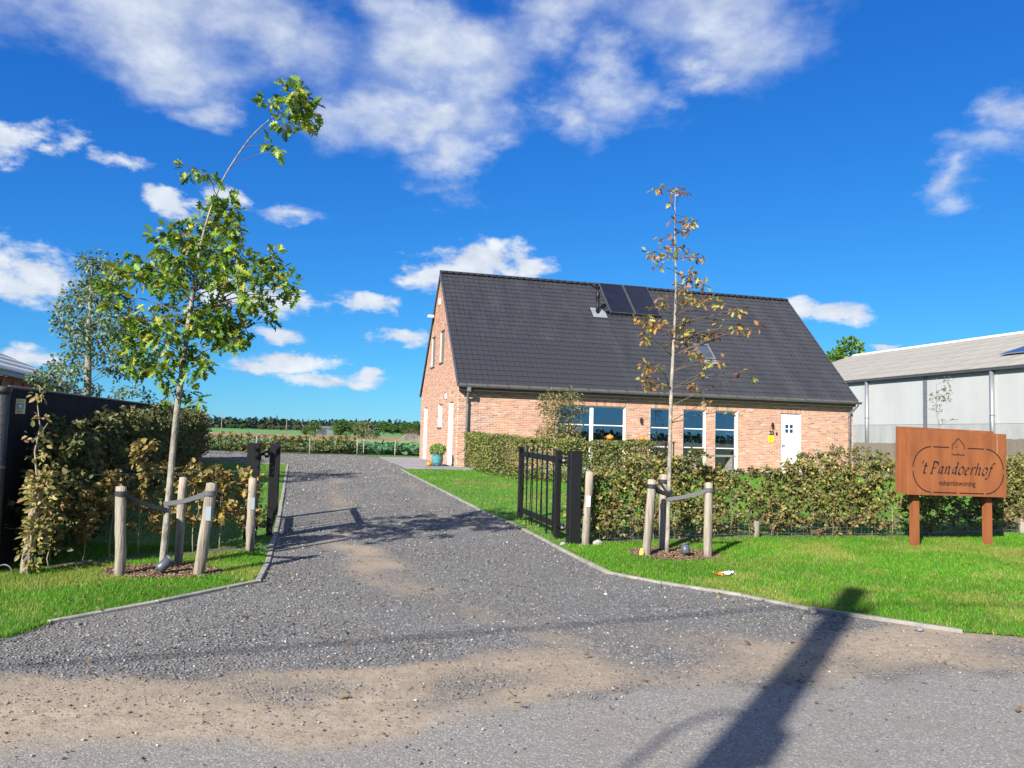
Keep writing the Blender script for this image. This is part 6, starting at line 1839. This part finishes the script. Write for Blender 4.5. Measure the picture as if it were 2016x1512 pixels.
# ------------------------------------------------------------------ wire fences, field posts, far sheds
def wire_run(label, pts, zs, r, posts, pr, ph):
    x0, y0 = pts[0]
    root = thing('wire_fence', (x0, y0, g(y0)), 0, label, 'fence')
    L = dense(pts, 30)
    for z in zs: wob('wire', MB().tube([(x, y, LXg(y) + z + .006 * math.sin(i)) for i, (x, y) in enumerate(L)], r, 5), M['galv'], root)
    for x, y in posts: wob('post', MB().tube([(x, y, LXg(y) - .2), (x, y, LXg(y) + ph)], pr, 10, jit=.05), M['stake'], root, True)
    return root


wr = wire_run('low wire mesh with short posts at the foot of the hornbeam hedge', [(x, y - .12) for x, y in FRONT_HEDGE_R], (.06, .16, .26, .36), .0016, [(3.87, 12.1), (8.9, 13.45)], .045, .26)
for i in range(90):
    x, y = dense([(x, y - .12) for x, y in FRONT_HEDGE_R], 90)[i]
    wob('upright_wire', MB().tube([(x, y, LXg(y) + .03), (x, y, LXg(y) + .37)], .0013, 4), M['galv'], wr)
wire_run('plain wire strung behind the leaning green oak', [(-5.0, 8.4), (-3.25, 9.85)], (1.0,), .0013, [], .04, 1)
wire_run('wire fence on slim wooden posts in front of the cabbages', [(-7.6, 38.5), (2, 39.5)], (.3, .7), .004, [(-7.6, 38.4), (-7.3, 38.5), (-5.75, 38.6), (-4.2, 38.8)], .032, .78)
wire_run('wire fence on slim wooden posts inside the russet hedge', [(-15, 32.7), (-7.8, 38.6)], (.35, .75), .004, [(-13.3, 33.8), (-11.6, 35.3), (-9.6, 37.0)], .03, .8)
for x, y, h in ((-37.5, 100, 3.2), (-32, 110, 2.9), (-9.6, 118, 2.6)):
    p = thing('field_pole', (x, y, g(y)), 0, 'slim pale pole standing out in the fields', 'pole', 'slim poles in the fields')
    ob('shaft', MB().tube([(0, 0, -.3), (0, 0, h)], [.055, .04], 8), M['oldwood'], p, True)
    ob('cap', MB().tube([(0, 0, h), (0, 0, h + .05)], [.075, .04], 8), M['galv'], p)
fs = thing('field_shed', (-41, 170, g(170)), R(10), 'small blue-grey shed among the far trees', 'shed')
ob('wall', MB().box(-2.0, 2.0, -1.5, 1.5, -.3, 1.5), M['zinc'], fs)
ob('roof', MB().add([(-2.2, -1.7, 1.45), (2.2, -1.7, 1.45), (2.2, 0, 2.0), (-2.2, 0, 2.0), (2.2, 1.7, 1.45), (-2.2, 1.7, 1.45)], [(0, 1, 2, 3), (3, 2, 4, 5)]), M['zinc'], fs)
ob('door', MB().box(-.5, .5, -1.53, -1.504, -.3, 1.2), M['zinc_dark'], fs)
gh = thing('pallet_stack', (-13.5, 105, g(105)), R(-10), 'pale heap of timber and old frames in the field beyond the cabbages', 'timber'); gh.scale = (.8, .8, .55)
for k in range(9): ob('frame', MB().box(-1.8 + k * .1, 2.4 - k * .12, -.8, .8, k * .2, k * .2 + .09), M['oldwood'], gh)
for k in range(4): ob('pole', MB().tube([(-2.2 + k * .5, -.6, 0), (-.6 + k * .5, .3, 2.1)], .05, 6), M['oldwood'], gh)


# fallen leaves blown over the verges, drive and road edge
def fallen():
    n = 260
    x = np.r_[rng.uniform(.9, 9, 110), rng.uniform(-5, -2.6, 40), rng.normal(-3.2, .7, 30), rng.normal(2.3, .7, 30), rng.uniform(-3, 4, 50)]
    y = np.r_[rng.uniform(7.2, 12, 110), rng.uniform(6.4, 9.4, 40), rng.normal(8.4, .5, 30), rng.normal(10.3, .5, 30), rng.uniform(4.6, 10, 50)]
    hy = np.interp(x, [q[0] for q in FRONT_HEDGE_R], [q[1] for q in FRONT_HEDGE_R], left=99)
    k = (y < hy - .1); x, y = x[k], y[k]; n = len(x)
    P = np.stack([x, y, gv(y) + LX + rng.uniform(.006, .03, n)], -1)
    D = rdir(n, 0, .2)
    o = ob('fallen_leaves', leafset('fallen_leaves', P, D, rdir(n, 2.5, .5), rng.uniform(.04, .09, n), palette(n, [(.32, .2, .07), (.22, .13, .06), (.42, .32, .1), (.14, .09, .05)], [3, 3, 1.5, 2]), OAK), M['leaf'])
    tag(o, 'scattered brown fallen leaves on the verges and the drive', 'leaves', kind='stuff')


fallen()
